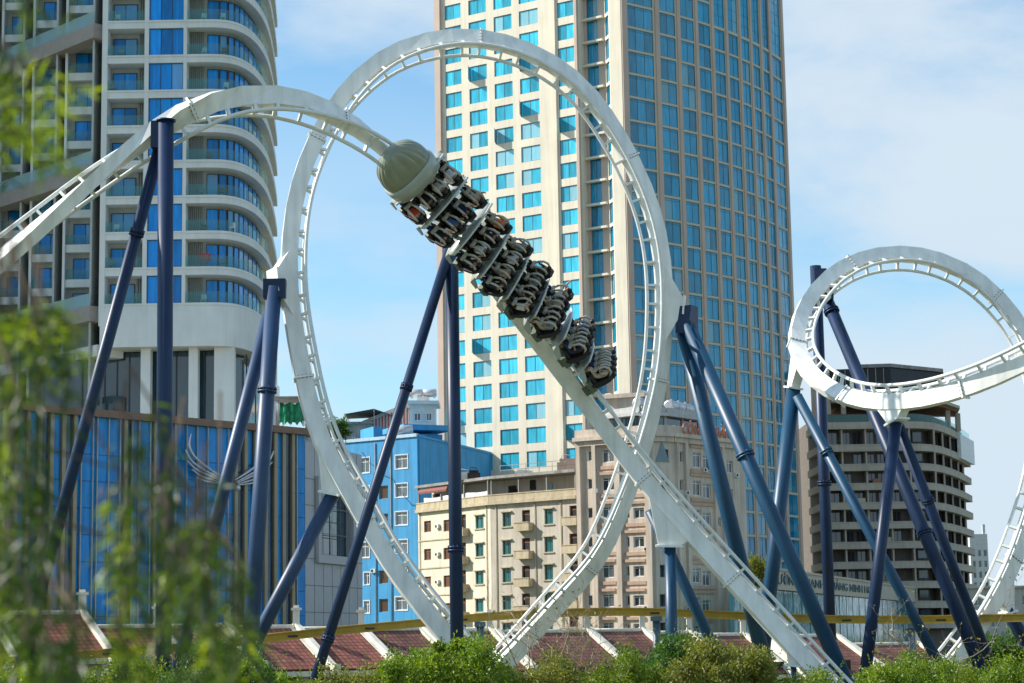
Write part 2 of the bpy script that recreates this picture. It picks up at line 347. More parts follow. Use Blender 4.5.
class Track:
    def __init__(s, pts, ds=0.25):
        P3 = [P(a, b, c) for a, b, c, _ in pts]; U3 = [V(u).normalized() for *_, u in pts]
        n = len(P3); pos, ups, key = [], [], []
        for i in range(n-1):
            p0, p1, p2, p3 = P3[max(i-1, 0)], P3[i], P3[i+1], P3[min(i+2, n-1)]
            u0, u1, u2, u3 = U3[max(i-1, 0)], U3[i], U3[i+1], U3[min(i+2, n-1)]
            for k in range(24):
                t = k/24
                cr = lambda a, b, c, d: ((b*2) + (c-a)*t + (a*2-b*5+c*4-d)*t*t + (b*3-a-c*3+d)*t**3)*0.5
                pos.append(cr(p0, p1, p2, p3)); ups.append(cr(u0, u1, u2, u3))
        pos.append(P3[-1]); ups.append(U3[-1])
        acc = [0]
        for i in range(1, len(pos)): acc.append(acc[-1] + (pos[i]-pos[i-1]).length)
        s.L = acc[-1]; m = int(s.L/ds)+1; s.ds = s.L/(m-1); s.p, s.u = [], []
        j = 0
        for i in range(m):
            a = min(i*s.ds, s.L-1e-6)
            while acc[j+1] < a: j += 1
            f = (a-acc[j])/(acc[j+1]-acc[j]); s.p.append(pos[j].lerp(pos[j+1], f)); s.u.append(ups[j].lerp(ups[j+1], f))
        # smooth the positions a little so that the curve has no kinks
        for _ in range(30):
            s.p = [s.p[0]] + [(s.p[i-1]+s.p[i]*2+s.p[i+1])/4 for i in range(1, m-1)] + [s.p[-1]]
            s.u = [s.u[0]] + [(s.u[i-1]+s.u[i]*2+s.u[i+1])/4 for i in range(1, m-1)] + [s.u[-1]]
        s.m = m; s.T, s.U, s.S = [], [], []
        for i in range(m):
            t = (s.p[min(i+1, m-1)]-s.p[max(i-1, 0)]).normalized(); u = s.u[i]; u = (u-t*u.dot(t)).normalized()
            s.T.append(t); s.U.append(u); s.S.append(t.cross(u))
    def idx(s, a): return max(0, min(s.m-1, int(round(a/s.ds))))
    def frame(s, a, off=0.0):
        i = s.idx(a); S, T, U, o = s.S[i], s.T[i], s.U[i], s.p[i]+s.U[i]*off
        return Matrix(((S.x, T.x, U.x, o.x), (S.y, T.y, U.y, o.y), (S.z, T.z, U.z, o.z), (0, 0, 0, 1)))
    def near(s, px, py, lo=0.0, hi=1e9):
        """arc length of the place nearest to a point of the picture"""
        best, ba = 1e18, 0
        for i in range(0, s.m, 2):
            a = i*s.ds
            if not lo <= a <= hi: continue
            q = proj(s.p[i]); dd = (q[0]-px)**2+(q[1]-py)**2
            if dd < best: best, ba = dd, a
        return ba
def tie_mesh():
    mb = MB(); t = 0.12
    for sgn in (-1, 1):
        a = V((sgn*0.16, -t/2, SH/2-0.03)); b = V((sgn*(GAUGE-0.02), -t/2, ROFF-0.02))
        w0, w1 = 0.13, 0.06
        for (y) in (0,):
            pass
        q = [a+V((-w0*sgn, 0, 0)), a+V((w0*sgn, 0, 0)), b+V((w1*sgn, 0, -0.04)), b+V((-w1*sgn, 0, 0.04))]
        q2 = [p+V((0, t, 0)) for p in q]
        mb.ring_sweep([q, q2] if sgn > 0 else [q2, q], 0, False)
    return mb.mesh('tie', [M_RAIL])
def flange_mesh():
    mb = MB(); w, h = SW/2+0.075, SH/2+0.075
    mb.obox((-w, -0.05, -h), (2*w, 0, 0), (0, 0.10, 0), (0, 0, 2*h))
    for x in (-w+0.03, w-0.03):
        for z in (-0.3, -0.1, 0.1, 0.3): mb.box((x, 0, z), 0.05, 0.16, 0.05, 1)
    return mb.mesh('flange', [M_WHITE, M_BOLT])
TIE, FLANGE = tie_mesh(), flange_mesh()
def build_track(tr, label, group, flanges, seg=1.35, tie=1.16, skip=()):
    root = thing('coaster_track', label, 'coaster track', (tr.p[0].x, tr.p[0].y, 0), group)
    mb = MB(); rings = []; n = max(2, int(tr.L/seg))
    for k in range(n+1):
        M = tr.frame(tr.L*k/n)
        rings.append([M @ V(c) for c in ((-SW/2, 0, -SH/2), (SW/2, 0, -SH/2), (SW/2, 0, SH/2), (-SW/2, 0, SH/2))])
    mb.ring_sweep(rings, 0, False); mb.build('spine', M_WHITE, root)
    for sg in (-1, 1):
        mb = MB(); n2 = int(tr.L/0.6)
        mb.tube([tr.frame(tr.L*k/n2) @ V((sg*GAUGE, 0, ROFF)) for k in range(n2+1)], 0.092, 8); mb.build('rail', M_RAIL, root)
    a = 0.5
    while a < tr.L-0.3:
        link('tie', TIE, root, tr.frame(a)); a += tie
    for a in flanges: link('flange', FLANGE, root, tr.frame(a))
    return root
def saddle(root, tr, a, target, half=1.25, tip=0.42, th=0.46, reach=None, name='saddle'):
    """white welded gusset that carries the spine down to the head of a support"""
    i = tr.idx(a); c = tr.p[i]; d = V(target)-c; T = tr.T[i]
    d = d - T*d.dot(T)*0.0; r = d.length if reach is None else reach; dn = d.normalized()
    side = T.cross(dn).normalized(); tt = dn.cross(side).normalized()
    if tt.dot(T) < 0: tt = -tt
    mb = MB(); e = c + dn*r
    i0, i1 = tr.idx(a-half), tr.idx(a+half)
    A, B = tr.p[i0], tr.p[i1]
    rings = []
    for s in (-1, 1):
        o = side*(th/2*s); rings.append([A+o, B+o, e+tt*tip+o, e-tt*tip+o])
    mb.ring_sweep(rings, 0, False, True)
    pl = dn*0.1
    mb.obox(e-tt*(tip+0.12)-side*(th/2+0.16), tt*(2*tip+0.24), side*(th+0.32), pl)
    mb.build(name, M_WHITE, root); return e+pl

RT = Track([(-70, 318, 82, (-.5, .62, .62)), (0, 261, 82.3, (-.45, .68, .58)), (33, 234, 82.4, (-.36, .78, .5)), (97, 178, 82.6, (-.16, .95, .22)), (150, 134, 82.8, (.02, .9, -.25)), (195, 107, 83, (.06, .52, -.8)),
            (232, 96, 83.2, (.02, .18, -.96)), (270, 94, 83.6, (.0, -.05, -1)), (310, 103, 84.3, (.05, -.3, -.93)), (350, 122, 85.4, (.22, -.52, -.8)), (391, 156, 87.2, (.44, -.64, -.55)), (440, 213, 90.4, (.52, -.68, -.30)), (493, 281, 93.9, (.64, -.72, .02)),
            (535, 335, 96.1, (.72, -.52, .36)), (572, 385, 97.4, (.75, -.33, .57)), (598, 419, 97.9, (.76, -.14, .6)), (637, 472, 98.1, (.73, .07, .64)), (680, 522, 98.2, (.70, .18, .68)), (720, 567, 98.2, (.67, .22, .7)), (775, 627, 98.1, (.64, .22, .74)), (800, 655, 98, (.6, .22, .76)), (850, 708, 97.8, (.5, .2, .84)), (900, 748, 97.5, (.4, .2, .9))])
LP = Track([(478, 672, 95.2, (.35, .1, .93)), (434, 621, 95.5, (.62, .22, .75)), (401, 580, 95.8, (.72, .3, .6)), (376, 541, 96.1, (.8, .16, .46)), (354, 500, 96.4, (.85, .25, .35)), (331, 462, 96.8, (.88, .25, .22)), (312, 415, 97.2, (.9, .24, .1)), (298, 350, 97.8, (.92, .24, 0)), (290, 300, 98.2, (.92, .24, -.05)),
            (289, 250, 98.6, (.91, .2, -.15)), (296, 195, 99, (.84, .12, -.35)), (312, 147, 99.4, (.76, .22, -.55)), (341, 97, 99.8, (.6, .05, -.78)), (385, 57, 100.2, (.35, -.15, -.92)), (437, 39, 100.6, (.06, -.3, -.95)), (483, 38, 101, (-.18, -.4, -.9)), (536, 54, 101.4, (-.4, -.48, -.78)), (583, 87, 101.8, (-.5, -.55, -.65)),
            (620, 139, 102.2, (-.6, -.6, -.5)), (648, 198, 102.6, (-.65, -.64, -.3)), (662, 255, 102.9, (-.68, -.68, -.12)), (664, 320, 103.2, (-.68, -.7, 0)), (659, 380, 103.5, (-.68, -.7, .1)), (643, 445, 103.8, (-.66, -.66, .25)), (625, 497, 104, (-.64, -.62, .4)), (600, 556, 104.3, (-.6, -.5, .55)), (562, 600, 104.6, (-.55, -.42, .65)), (526, 641, 104.9, (-.48, -.35, .75)), (490, 680, 105.2, (-.3, -.3, .9))])
HX = Track([(905, 715, 108, (-.5, -.3, .8)), (942, 675, 109, (-.6, -.36, .66)), (975, 632, 110, (-.7, -.4, .5)), (1003, 585, 111, (-.78, -.42, .35)), (1025, 530, 112, (-.84, -.42, .2)), (1042, 470, 113, (-.88, -.38, 0)), (1046, 400, 114, (-.88, -.3, -.2)), (1028, 340, 115, (-.78, -.2, -.5)), (1004, 304, 115.2, (-.62, -.3, -.7)), (975, 277, 115, (-.42, -.36, -.84)), (940, 260, 114.6, (-.18, -.42, -.9)), (900, 253, 114, (.02, -.42, -.92)),
            (856, 261, 113, (.3, -.35, -.9)), (822, 283, 111.6, (.62, -.2, -.76)), (802, 312, 110, (.86, .08, -.45)), (796, 346, 107.8, (.92, .28, -.05)), (812, 376, 105, (.72, .5, .45)), (846, 397, 101.6, (.3, .5, .82)), (890, 403, 98.2, (-.05, .38, .93)), (940, 396, 95.6, (-.24, .3, .93)), (990, 379, 93.8, (-.36, .22, .92)), (1040, 355, 92.5, (-.45, .18, .88)), (1100, 318, 91.5, (-.5, .1, .85))])
G_TR = 'white tracks of the roller coaster'
aN = lambda T, *p: T.near(*p)
rt = build_track(RT, 'white coaster track that carries the train down from a crest at the left', G_TR, [aN(RT, 196, 107), aN(RT, 345, 120), aN(RT, 640, 477), aN(RT, 735, 583)])
lp = build_track(LP, 'tall white vertical loop of coaster track in front of the cream tower', G_TR, [aN(LP, 306, 380, 0, 40), aN(LP, 364, 520, 0, 40), aN(LP, 480, 41), aN(LP, 631, 160), aN(LP, 659, 385, 40), aN(LP, 585, 570, 40), aN(LP, 320, 140)])
hx = build_track(HX, 'small white corkscrew of coaster track in front of the unfinished dark block', G_TR, [aN(HX, 798, 345), aN(HX, 845, 397), aN(HX, 963, 390), aN(HX, 850, 263), aN(HX, 995, 293), aN(HX, 1012, 562, 0, 40)])

def support(label, tubes, paint, group='blue support columns of the coaster', cap=None):
    """tubes: (top point, low point on its line, radius, flange fractions); each runs on to the ground on a footing"""
    b0 = None; root = None
    for k, (a, b, r, fl) in enumerate(tubes):
        r *= 0.9
        a, b = V(a), V(b); d = (b-a).normalized(); foot = a + d*((a.z-0.2)/-d.z)
        if root is None:
            root = thing('coaster_support', label, 'support', (foot.x, foot.y, 0), group)
        mb = MB(); mb.tube([a, foot], r, 28); mb.build('column' if k == 0 else 'brace', paint, root)
        for f in fl:
            c = a.lerp(b, f); mb = MB(); mb.tube([c-d*0.11, c-d*0.035], r*1.24, 28); mb.tube([c+d*0.035, c+d*0.11], r*1.24, 28)
            for q in range(12):
                e1 = d.orthogonal().normalized(); e2 = d.cross(e1); an = q*math.pi/6
                pp = c + (e1*math.cos(an)+e2*math.sin(an))*r*1.13; mb.tube([pp-d*0.16, pp+d*0.16], 0.03, 6)
            mb.build('flange', paint, root)
        mb = MB(); mb.prism([(foot.x+r*1.9*math.cos(q*math.pi/4), foot.y+r*1.9*math.sin(q*math.pi/4)) for q in range(8)], 0.0, 0.24); mb.build('footing', M_CONC, root)
    return root
M_CONC = mat('concrete', (0.36, 0.34, 0.31), 0.9, var=0.2, bump=0.2)
def head(root, c, r, n, paint, depth=0.5, h=0.9, name='bracket'):
    """dark head plates between saddle and tube"""
    n = V(n).normalized(); s = n.cross(V((0, 0, 1))).normalized(); c = V(c); mb = MB()
    mb.obox(c-s*r*1.1-n*0.02-V((0, 0, h/2)), s*r*2.2, n*depth, V((0, 0, h)))
    mb.build(name, paint, root)
# --- A/B: column under the crest and its long rear brace
a = P(166, 121, 82.0); sA = support('navy column under the crest of the track with a long leaning brace', [(a, P(163.5, 640, 82.0), 0.365, ()), (P(159, 150, 82.9), P(25, 649, 86.5), 0.29, (0.165,))], M_NAVY)
mb = MB(); mb.tube([a+V((0, 0, -0.02)), a+V((0, 0, 0.05))], 0.41, 28); mb.build('cap', M_NAVY, sA)
i = RT.near(163, 126); q = RT.p[RT.idx(i)]
mb = MB(); e = P(153, 147, 82.3)
mb.obox(P(150.5, 147, 82.15), V((0.62, 0.0, 0)), V((0, 0.5, 0)), V((0, 0, 1.15))); mb.build('bracket', M_NAVY, sA)
# --- C/D: left side of the loop
iC = LP.near(293, 285, 0, 40); eC = saddle(lp, LP, iC, P(274, 281, 97.6), half=2.0, tip=0.5, th=0.5)
sC = support('pair of steel blue columns joined at the left side of the loop', [(P(274, 287, 97.5), P(250.5, 640, 96.5), 0.43, (0.30,)), (P(269, 315, 97.9), P(180, 660, 101), 0.375, ())], M_STEEL)
head(sC, eC+V((0.12, -0.30, -0.42)), 0.5, (0, 1, 0), M_NAVY, depth=0.75, h=0.95)
# --- E: low strut to the left leg
iE = LP.near(338, 470, 0, 30); eE = saddle(lp, LP, iE, P(333, 492, 96.9), half=1.9, tip=0.48, th=0.55)
sE = support('single steel blue strut leaning up to the lower left leg of the loop', [(P(333, 494, 96.9), P(256, 640, 98), 0.38, ())], M_STEEL)
# --- F/G: behind the train
sF = support('navy column behind the middle of the train with a slanting brace', [(P(451.5, 236, 93.4), P(457, 635, 93.0), 0.345, (0.79,)), (P(449.5, 250, 93.2), P(316, 677, 90.5), 0.265, (0.335, 0.915))], M_NAVY)
# --- H: right side of the loop
iH = LP.near(664, 300, 40); eH = saddle(lp, LP, iH, P(683, 305, 103), half=2.2, tip=0.38, th=0.5)
sH = support('pair of teal blue columns splaying down from the right side of the loop', [(P(687.5, 325, 102.9), P(837, 662, 99.5), 0.43, (0.4,)), (P(684, 332, 103.6), P(764, 660, 107), 0.46, ())], M_TEAL)
head(sH, P(683.5, 319, 102.7), 0.42, (0.5, .8, 0), M_NAVY, depth=0.8, h=1.4)
# --- I: under the dive
iI = RT.near(668, 508); eI = saddle(rt, RT, iI, P(669.5, 545, 98.3), half=1.8, tip=0.55, th=0.6)
sI = support('short teal blue column under the dive with a brace behind it', [(P(670, 547, 98.3), P(672, 640, 98.3), 0.315, ()), (P(650, 510, 100.4), P(702, 622, 101.5), 0.31, ())], M_TEAL)
# --- J: left side of the corkscrew
iJ = HX.near(797, 352, 30); eJ = saddle(hx, HX, iJ, P(793.5, 387, 107.4), half=0.9, tip=0.40, th=0.5)
sJ = support('teal blue column left of the corkscrew with a brace crossing to the lower right', [(P(793.5, 389, 107.3), P(763, 650, 107.3), 0.43, ()), (P(797, 396, 107.0), P(930, 647, 104.5), 0.315, (0.23,))], M_TEAL)
# --- K/L: behind the corkscrew
sK = support('plain vertical navy column behind the left of the corkscrew', [(P(815.5, 266, 113.4), P(831.5, 659, 113.4), 0.355, (0.56,))], M_NAVY)
sL = support('long thick navy strut slanting down to the right behind the corkscrew', [(P(823.5, 292, 113.0), P(987, 682, 104), 0.40, (0.055, 0.645,))], M_NAVY)
mb = MB(); mb.obox(P(813, 270, 113.3), V((0.7, 0, 0)), V((0, -0.5, 0)), V((0, 0, -0.9))); mb.build('bracket', M_NAVY, sK)
mb = MB(); mb.obox(P(820, 288, 112.9), V((0.6, 0, 0)), V((0, -1.0, 0)), V((0, 0, -0.8))); mb.build('bracket', M_NAVY, sL)
# --- M: under the corkscrew
iM = HX.near(894, 402, 50); eM = saddle(hx, HX, iM, P(896.5, 421, 97.9), half=1.2, tip=0.38, th=0.55)
sM = support('thin navy column standing under the lowest bend of the corkscrew with a short brace', [(P(896, 422.5, 97.9), P(865, 677, 97.9), 0.325, ()), (P(899, 426, 98.4), P(968, 605, 101.5), 0.29, (0.41,))], M_NAVY)
# --- N: right end, O: small post
iN = HX.near(1003, 585, 0, 30); eN = saddle(hx, HX, iN, P(1008, 611, 111.4), half=0.9, tip=0.3, th=0.45)
sN = support('short navy strut at the right end behind the rising leg of the corkscrew', [(P(1006, 609, 111.4), P(1026, 642, 113), 0.40, ())], M_NAVY)
iO = RT.near(795, 650); eO = saddle(rt, RT, iO, P(793.5, 664, 98.1), half=0.7, tip=0.25, th=0.4)
sO = support('short thin blue post under the foot of the dive', [(P(793.5, 665, 98.1), P(793.5, 683, 98.1), 0.16, ())], M_STEEL)

# ------------------------------------------------------------------ the train
M_GREY = mat('train_grey_paint', (0.38, 0.41, 0.375), 0.34, var=0.06, coat=0.4)
M_CAR = mat('train_green_grey_paint', (0.10, 0.125, 0.09), 0.4, var=0.12)
M_NOSE = mat('nose_green_grey_paint', (0.235, 0.255, 0.175), 0.3, var=0.15, coat=0.5)
M_SEAT = mat('black_seat', (0.012, 0.012, 0.014), 0.55)
M_REST = mat('restraint_cream', (0.48, 0.45, 0.37), 0.45, var=0.1)
M_TRIM = mat('trim_pale', (0.62, 0.64, 0.58), 0.35)
SEATX = (-1.14, -0.38, 0.38, 1.14)
def car_chassis():
    mb = MB()
    mb.obox((-0.62, -0.72, -0.02), (1.24, 0, 0), (0, 1.38, 0), (0, 0, 0.2))
    mb.obox((-1.45, -0.66, 0.12), (2.9, 0, 0), (0, 0.5, 0), (0, 0, 0.26))
    for x in (-0.5, 0.5):
        mb.obox((x-0.1, -0.85, -0.32), (0.2, 0, 0), (0, 0.42, 0), (0, 0, 0.5))
    return mb.mesh('chassis', [M_CAR])
def wheel_mesh():
    mb = MB()
    for x in (-0.5, 0.5):
        sg = 1 if x > 0 else -1
        for y in (-0.78, -0.5):
            mb.tube([(x-0.06, y, 0.19), (x+0.06, y, 0.19)], 0.105, 12)
            mb.tube([(x-0.06, y, -0.19), (x+0.06, y, -0.19)], 0.08, 12)
        mb.tube([(x+sg*0.19, -0.64, -0.06), (x+sg*0.19, -0.64, 0.06)], 0.1, 12)
    return mb.mesh('wheel_set', [M_BOLT])
def front_panel():
    """grey fairing in front of the riders' legs, bowed upwards, with a pale rolled top edge"""
    mb = MB(); n = 14; low, top, low2, top2 = [], [], [], []
    for k in range(n+1):
        x = -1.5 + 3.0*k/n; q = (x/1.5)**2
        yb = 0.62 - 0.10*q; zt = 1.1 - 0.24*q
        low.append(V((x, yb-0.10, -0.02+.18*q))); top.append(V((x, yb+0.16, zt))); low2.append(V((x, yb-0.16, -0.02+.18*q))); top2.append(V((x, yb+0.09, zt)))
    mb.ring_sweep([[low2[k], top2[k], top[k], low[k]] for k in range(n+1)], 0, True)
    e = MB(); e.tube([t.lerp(u, 0.5) for t, u in zip(top, top2)], 0.05, 8)
    for sg in (-1, 1):
        x = sg*1.5
        pts = [(x, 0.36, 0.12), (x, 0.66, 0.54), (x, 0.40, 0.46), (x, 0.0, 0.30), (x, -0.1, 0.12)]
        a = [V(p) for p in pts]; b = [V(p)+V((sg*0.05, 0, 0)) for p in pts]
        mb.ring_sweep([a, b] if sg < 0 else [b, a], 0, False)
    return mb.mesh('front_panel', [M_GREY]), e.mesh('edge_trim', [M_TRIM])
def seat_mesh():
    mb = MB()
    mb.obox((-0.26, -0.42, 0.42), (0.52, 0, 0), (0, 0.52, 0.05), (0, -0.01, 0.13))
    rings = []
    for (z, y, w_, t_) in ((0.30, -0.44, 0.33, 0.22), (0.8, -0.52, 0.345, 0.24), (1.08, -0.55, 0.34, 0.2), (1.22, -0.55, 0.25, 0.18), (1.42, -0.53, 0.19, 0.15)):
        rings.append([(-w_, y+t_/2, z), (w_, y+t_/2, z), (w_*0.9, y-t_/2, z), (-w_*0.9, y-t_/2, z)])
    mb.ring_sweep(rings, 0, False)
    mb.obox((-0.08, 0.10, 0.36), (0.16, 0, 0), (0, 0.12, 0), (0, 0, 0.26))
    return mb.mesh('seat', [M_SEAT])
def restraint_mesh():
    """over-the-shoulder horse collar: two padded arcs that meet on the chest"""
    mb = MB()
    for sg in (-1, 1):
        pts = [(sg*0.17, -0.46, 1.16), (sg*0.2, -0.34, 1.33), (sg*0.21, -0.14, 1.36), (sg*0.2, 0.04, 1.24), (sg*0.17, 0.10, 1.02), (sg*0.12, 0.10, 0.84)]
        mb.tube(pts, [0.035, 0.046, 0.054, 0.054, 0.05, 0.04], 8)
    mb.obox((-0.2, 0.06, 0.74), (0.4, 0, 0), (0, 0.11, 0), (0, 0, 0.13))
    return mb.mesh('restraint', [M_REST])
CH, WH, (BP, ET), SE, RE = car_chassis(), wheel_mesh(), front_panel(), seat_mesh(), restraint_mesh()
# riders ------------------------------------------------------------
def rider_mesh(arms_up=False, seed=0):
    r = random.Random(seed)
    vs, es, rad = [], [], []
    def add(p, rr, par=None):
        vs.append(p); rad.append(rr)
        if par is not None: es.append((par, len(vs)-1))
        return len(vs)-1
    pel = add((0, -0.22, 0.66), 0.15); wai = add((0, -0.27, 0.84), 0.135, pel); che = add((0, -0.28, 1.06), 0.155, wai); nec = add((0, -0.26, 1.24), 0.06, che)
    hd = add((0, -0.22, 1.36), 0.088, nec); hd2 = add((0, -0.21, 1.46), 0.085, hd)
    for s in (-1, 1):
        hip = add((s*0.1, -0.14, 0.64), 0.095, pel); kn = add((s*0.13, 0.27, 0.68), 0.07, hip); an = add((s*0.13, 0.36, 0.26), 0.045, kn); add((s*0.14, 0.50, 0.2), 0.038, an)
        sh = add((s*0.19, -0.28, 1.14), 0.07, che)
        if arms_up:
            el = add((s*0.27, -0.06, 1.34), 0.045, sh); ha = add((s*0.27, 0.06, 1.62), 0.035, el); add((s*0.27, 0.08, 1.72), 0.03, ha)
        else:
            el = add((s*0.25, -0.12, 0.92), 0.047, sh); ha = add((s*0.16, 0.10, 1.0), 0.036, el); add((s*0.12, 0.15, 1.06), 0.03, ha)
    me = bpy.data.meshes.new('rider_skeleton'); me.from_pydata(vs, es, []); o = bpy.data.objects.new('rider_skeleton', me); COL.objects.link(o)
    md = o.modifiers.new('skin', 'SKIN')
    for i, sv in enumerate(me.skin_vertices[0].data): sv.radius = (rad[i], rad[i]); sv.use_root = (i == 0)
    ss = o.modifiers.new('sub', 'SUBSURF'); ss.levels = 1; ss.render_levels = 1
    bpy.context.view_layer.update(); dg = bpy.context.evaluated_depsgraph_get()
    out = bpy.data.meshes.new_from_object(o.evaluated_get(dg), depsgraph=dg); out.name = 'person'
    bpy.data.objects.remove(o)
    out.materials.clear()
    for _ in range(3): out.materials.append(M_SKIN)
    for p in out.polygons:
        c = p.center; p.use_smooth = True
        if c.z > 1.21 or (c.y > 0.02 and c.z > 0.8) : p.material_index = 0
        elif c.y > 0.16 and c.z < 0.55: p.material_index = 0
        elif c.z < 0.76: p.material_index = 2
        else: p.material_index = 1
        if abs(c.x) > 0.22 and c.y > -0.12 and c.z > 0.8: p.material_index = 0
    return out
M_SKIN = mat('skin', (0.42, 0.24, 0.16), 0.55, rnd=0.2)
M_HAIR = mat('black_hair', (0.012, 0.010, 0.009), 0.5)
CLOTH = {k: mat('cloth_' + k, c, 0.8, var=0.1) for k, c in dict(white=(.72, .72, .70), red=(.55, .06, .03), black=(.02, .02, .022), blue=(.08, .18, .45), grey=(.25, .25, .26), beige=(.5, .40, .28), orange=(.7, .2, .05), navy=(.02, .03, .09)).items()}
HAIR = MB(); HAIR.ball((0, -0.245, 1.45), 0.105, 0.11, 0.115, 0, 12, 8); HAIR = HAIR.mesh('hair', [M_HAIR])
FACE = MB()
for s in (-1, 1): FACE.ball((s*0.035, -0.128, 1.435), 0.012, 0.008, 0.01, 0, 8, 6)
FACE.tube([(-0.03, -0.125, 1.36), (0.03, -0.125, 1.36)], 0.008, 6)
RID = [rider_mesh(False), rider_mesh(True)]
FACE = FACE.mesh('face', [M_HAIR])
train = thing('coaster_train', 'grey coaster train with ribbed domed nose and eight rows of riders', 'coaster train', RT.p[RT.idx(RT.near(391, 156))])
LROW = (RT.near(571, 384)-RT.near(408, 175))/7
a0 = RT.near(408, 175)
# travel is towards the upper left: against the arc length of the track, so turn the frame round
def car_frame(a):
    M = RT.frame(a, ROFF); R = Matrix.Rotation(math.pi, 4, 'Z'); return M @ R @ Matrix.Diagonal((1.04, 1.1, 1.12, 1))
ROWS = ['front', 'second', 'third', 'fourth', 'fifth', 'sixth', 'seventh', 'last']
TOPS = [['red', 'black', 'white', 'white'], ['black', 'blue', 'navy', 'beige'], ['black', 'white', 'black', 'orange'], ['black', 'beige', 'white', 'grey'], ['white', 'black', 'grey', 'black'], ['grey', 'black', 'beige', 'white'], ['black', 'grey', 'black', 'blue'], ['beige', 'black', 'grey', 'black']]
BOTS = ['black', 'navy', 'grey', 'beige', 'black']
SEATW = ['lowest seat', 'second seat from the bottom', 'second seat from the top', 'topmost seat']
for k in range(8):
    M = car_frame(a0 + k*LROW)
    car = link('car', CH, train, M)
    link('wheel_set', WH, car, M); link('front_panel', BP, car, M); link('edge_trim', ET, car, M)
    order = sorted(SEATX, key=lambda x: -proj(M @ V((x, 0, 0.8)))[1])
    for j, x in enumerate(order):
        Mx = M @ Matrix.Translation((x, 0, 0))
        link('seat', SE, car, Mx); link('restraint', RE, car, Mx)
        up = rng.random() < 0.2
        o = link('person', RID[1 if up else 0], None, Mx)
        bc = rng.choice(BOTS)
        for sl, m in enumerate((M_SKIN, CLOTH[TOPS[k][j]], CLOTH[bc])): o.material_slots[sl].link = 'OBJECT'; o.material_slots[sl].material = m
        tag(o, f'rider in {TOPS[k][j]} top, {SEATW[j]} of the {ROWS[k]} train row', 'person', 'riders strapped into the coaster train')
        link('hair', HAIR, o, Mx @ Matrix.Translation((0, rng.uniform(-.01, .01), rng.uniform(-.01, .01)))); link('face', FACE, o, Mx)
    if k < 7:
        mb = MB(); mb.tube([M @ V((0, -0.7, 0.1)), car_frame(a0+(k+1)*LROW) @ V((0, 0.7, 0.1))], 0.09, 8); mb.build('coupler', M_BOLT, train)
# nose: ribbed clam-shell dome with a pale collar
M = car_frame(a0 - 0.95)
mb = MB(); nu, nv = 144, 14; rings = []
for a in range(nv+1):
    th = math.pi/2*(1-a/nv); th = max(th, 0.04)
    ring = []
    for q in range(nu):
        ph = 2*math.pi*q/nu; rib = 1 + 0.075*abs(math.cos(9*ph))**0.7*math.sin(min(math.pi, 2*th))*min(1, a*0 + math.sin(th)*1.2)
        se = lambda c: math.copysign(abs(c)**0.8, c)
        ring.append(M @ V((1.2*math.sin(th)*rib*se(math.cos(ph)), 0.15+1.5*math.cos(th)**0.9, 0.60+0.70*math.sin(th)*rib*se(math.sin(ph)))))
    rings.append(ring)
mb.ring_sweep(rings, 0, True); nose = mb.build('nose', M_NOSE, train)
mb = MB(); rings = []
for (y, s) in ((-0.42, 0.95), (-0.42, 1.05), (0.12, 1.09), (0.26, 1.05), (0.26, 0.96)):
    rings.append([M @ V((1.2*s*math.copysign(abs(math.cos(2*math.pi*q/64))**0.8, math.cos(2*math.pi*q/64)), y, 0.60+0.70*s*math.copysign(abs(math.sin(2*math.pi*q/64))**0.8, math.sin(2*math.pi*q/64)))) for q in range(64)])
mb.ring_sweep(rings, 0, True, False); mb.build('collar', M_GREY, nose)
mb = MB(); mb.obox(M @ V((-0.6, -0.5, -0.05)), (M.to_3x3() @ V((1.2, 0, 0))), (M.to_3x3() @ V((0, 1.6, 0))), (M.to_3x3() @ V((0, 0, 0.3)))); mb.build('nose_chassis', M_CAR, train)
# ------------------------------------------------------------------ buildings
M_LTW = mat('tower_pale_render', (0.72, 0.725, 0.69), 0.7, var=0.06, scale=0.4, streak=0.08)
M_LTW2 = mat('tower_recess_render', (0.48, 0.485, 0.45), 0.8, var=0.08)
M_SLAT = mat('tower_slat_panel', (0.24, 0.25, 0.23), 0.7, var=0.1)
M_BROWN = mat('terrace_taupe', (0.36, 0.305, 0.27), 0.7, var=0.08)
M_DFRAME = mat('dark_window_frame', (0.03, 0.04, 0.06), 0.5)
M_BGLASS = glassmat('blue_tower_glass', (0.004, 0.25, 0.70), 0.06, rnd=0.35, wav=0.02, spec=0.4, curt=(0.25, 0.45, 0.6), share=0.18)
M_DGLASS = glassmat('dark_shop_glass', (0.035, 0.085, 0.115), 0.06, rnd=0.25, wav=0.02)
M_RGLASS = clearglass('railing_glass', (0.22, 0.40, 0.40), 0.16)
M_TGLASS = clearglass('terrace_glass', (0.50, 0.66, 0.66), 0.45)
M_WARM = mat('sunlit_side_render', (0.60, 0.50, 0.36), 0.75, var=0.08)

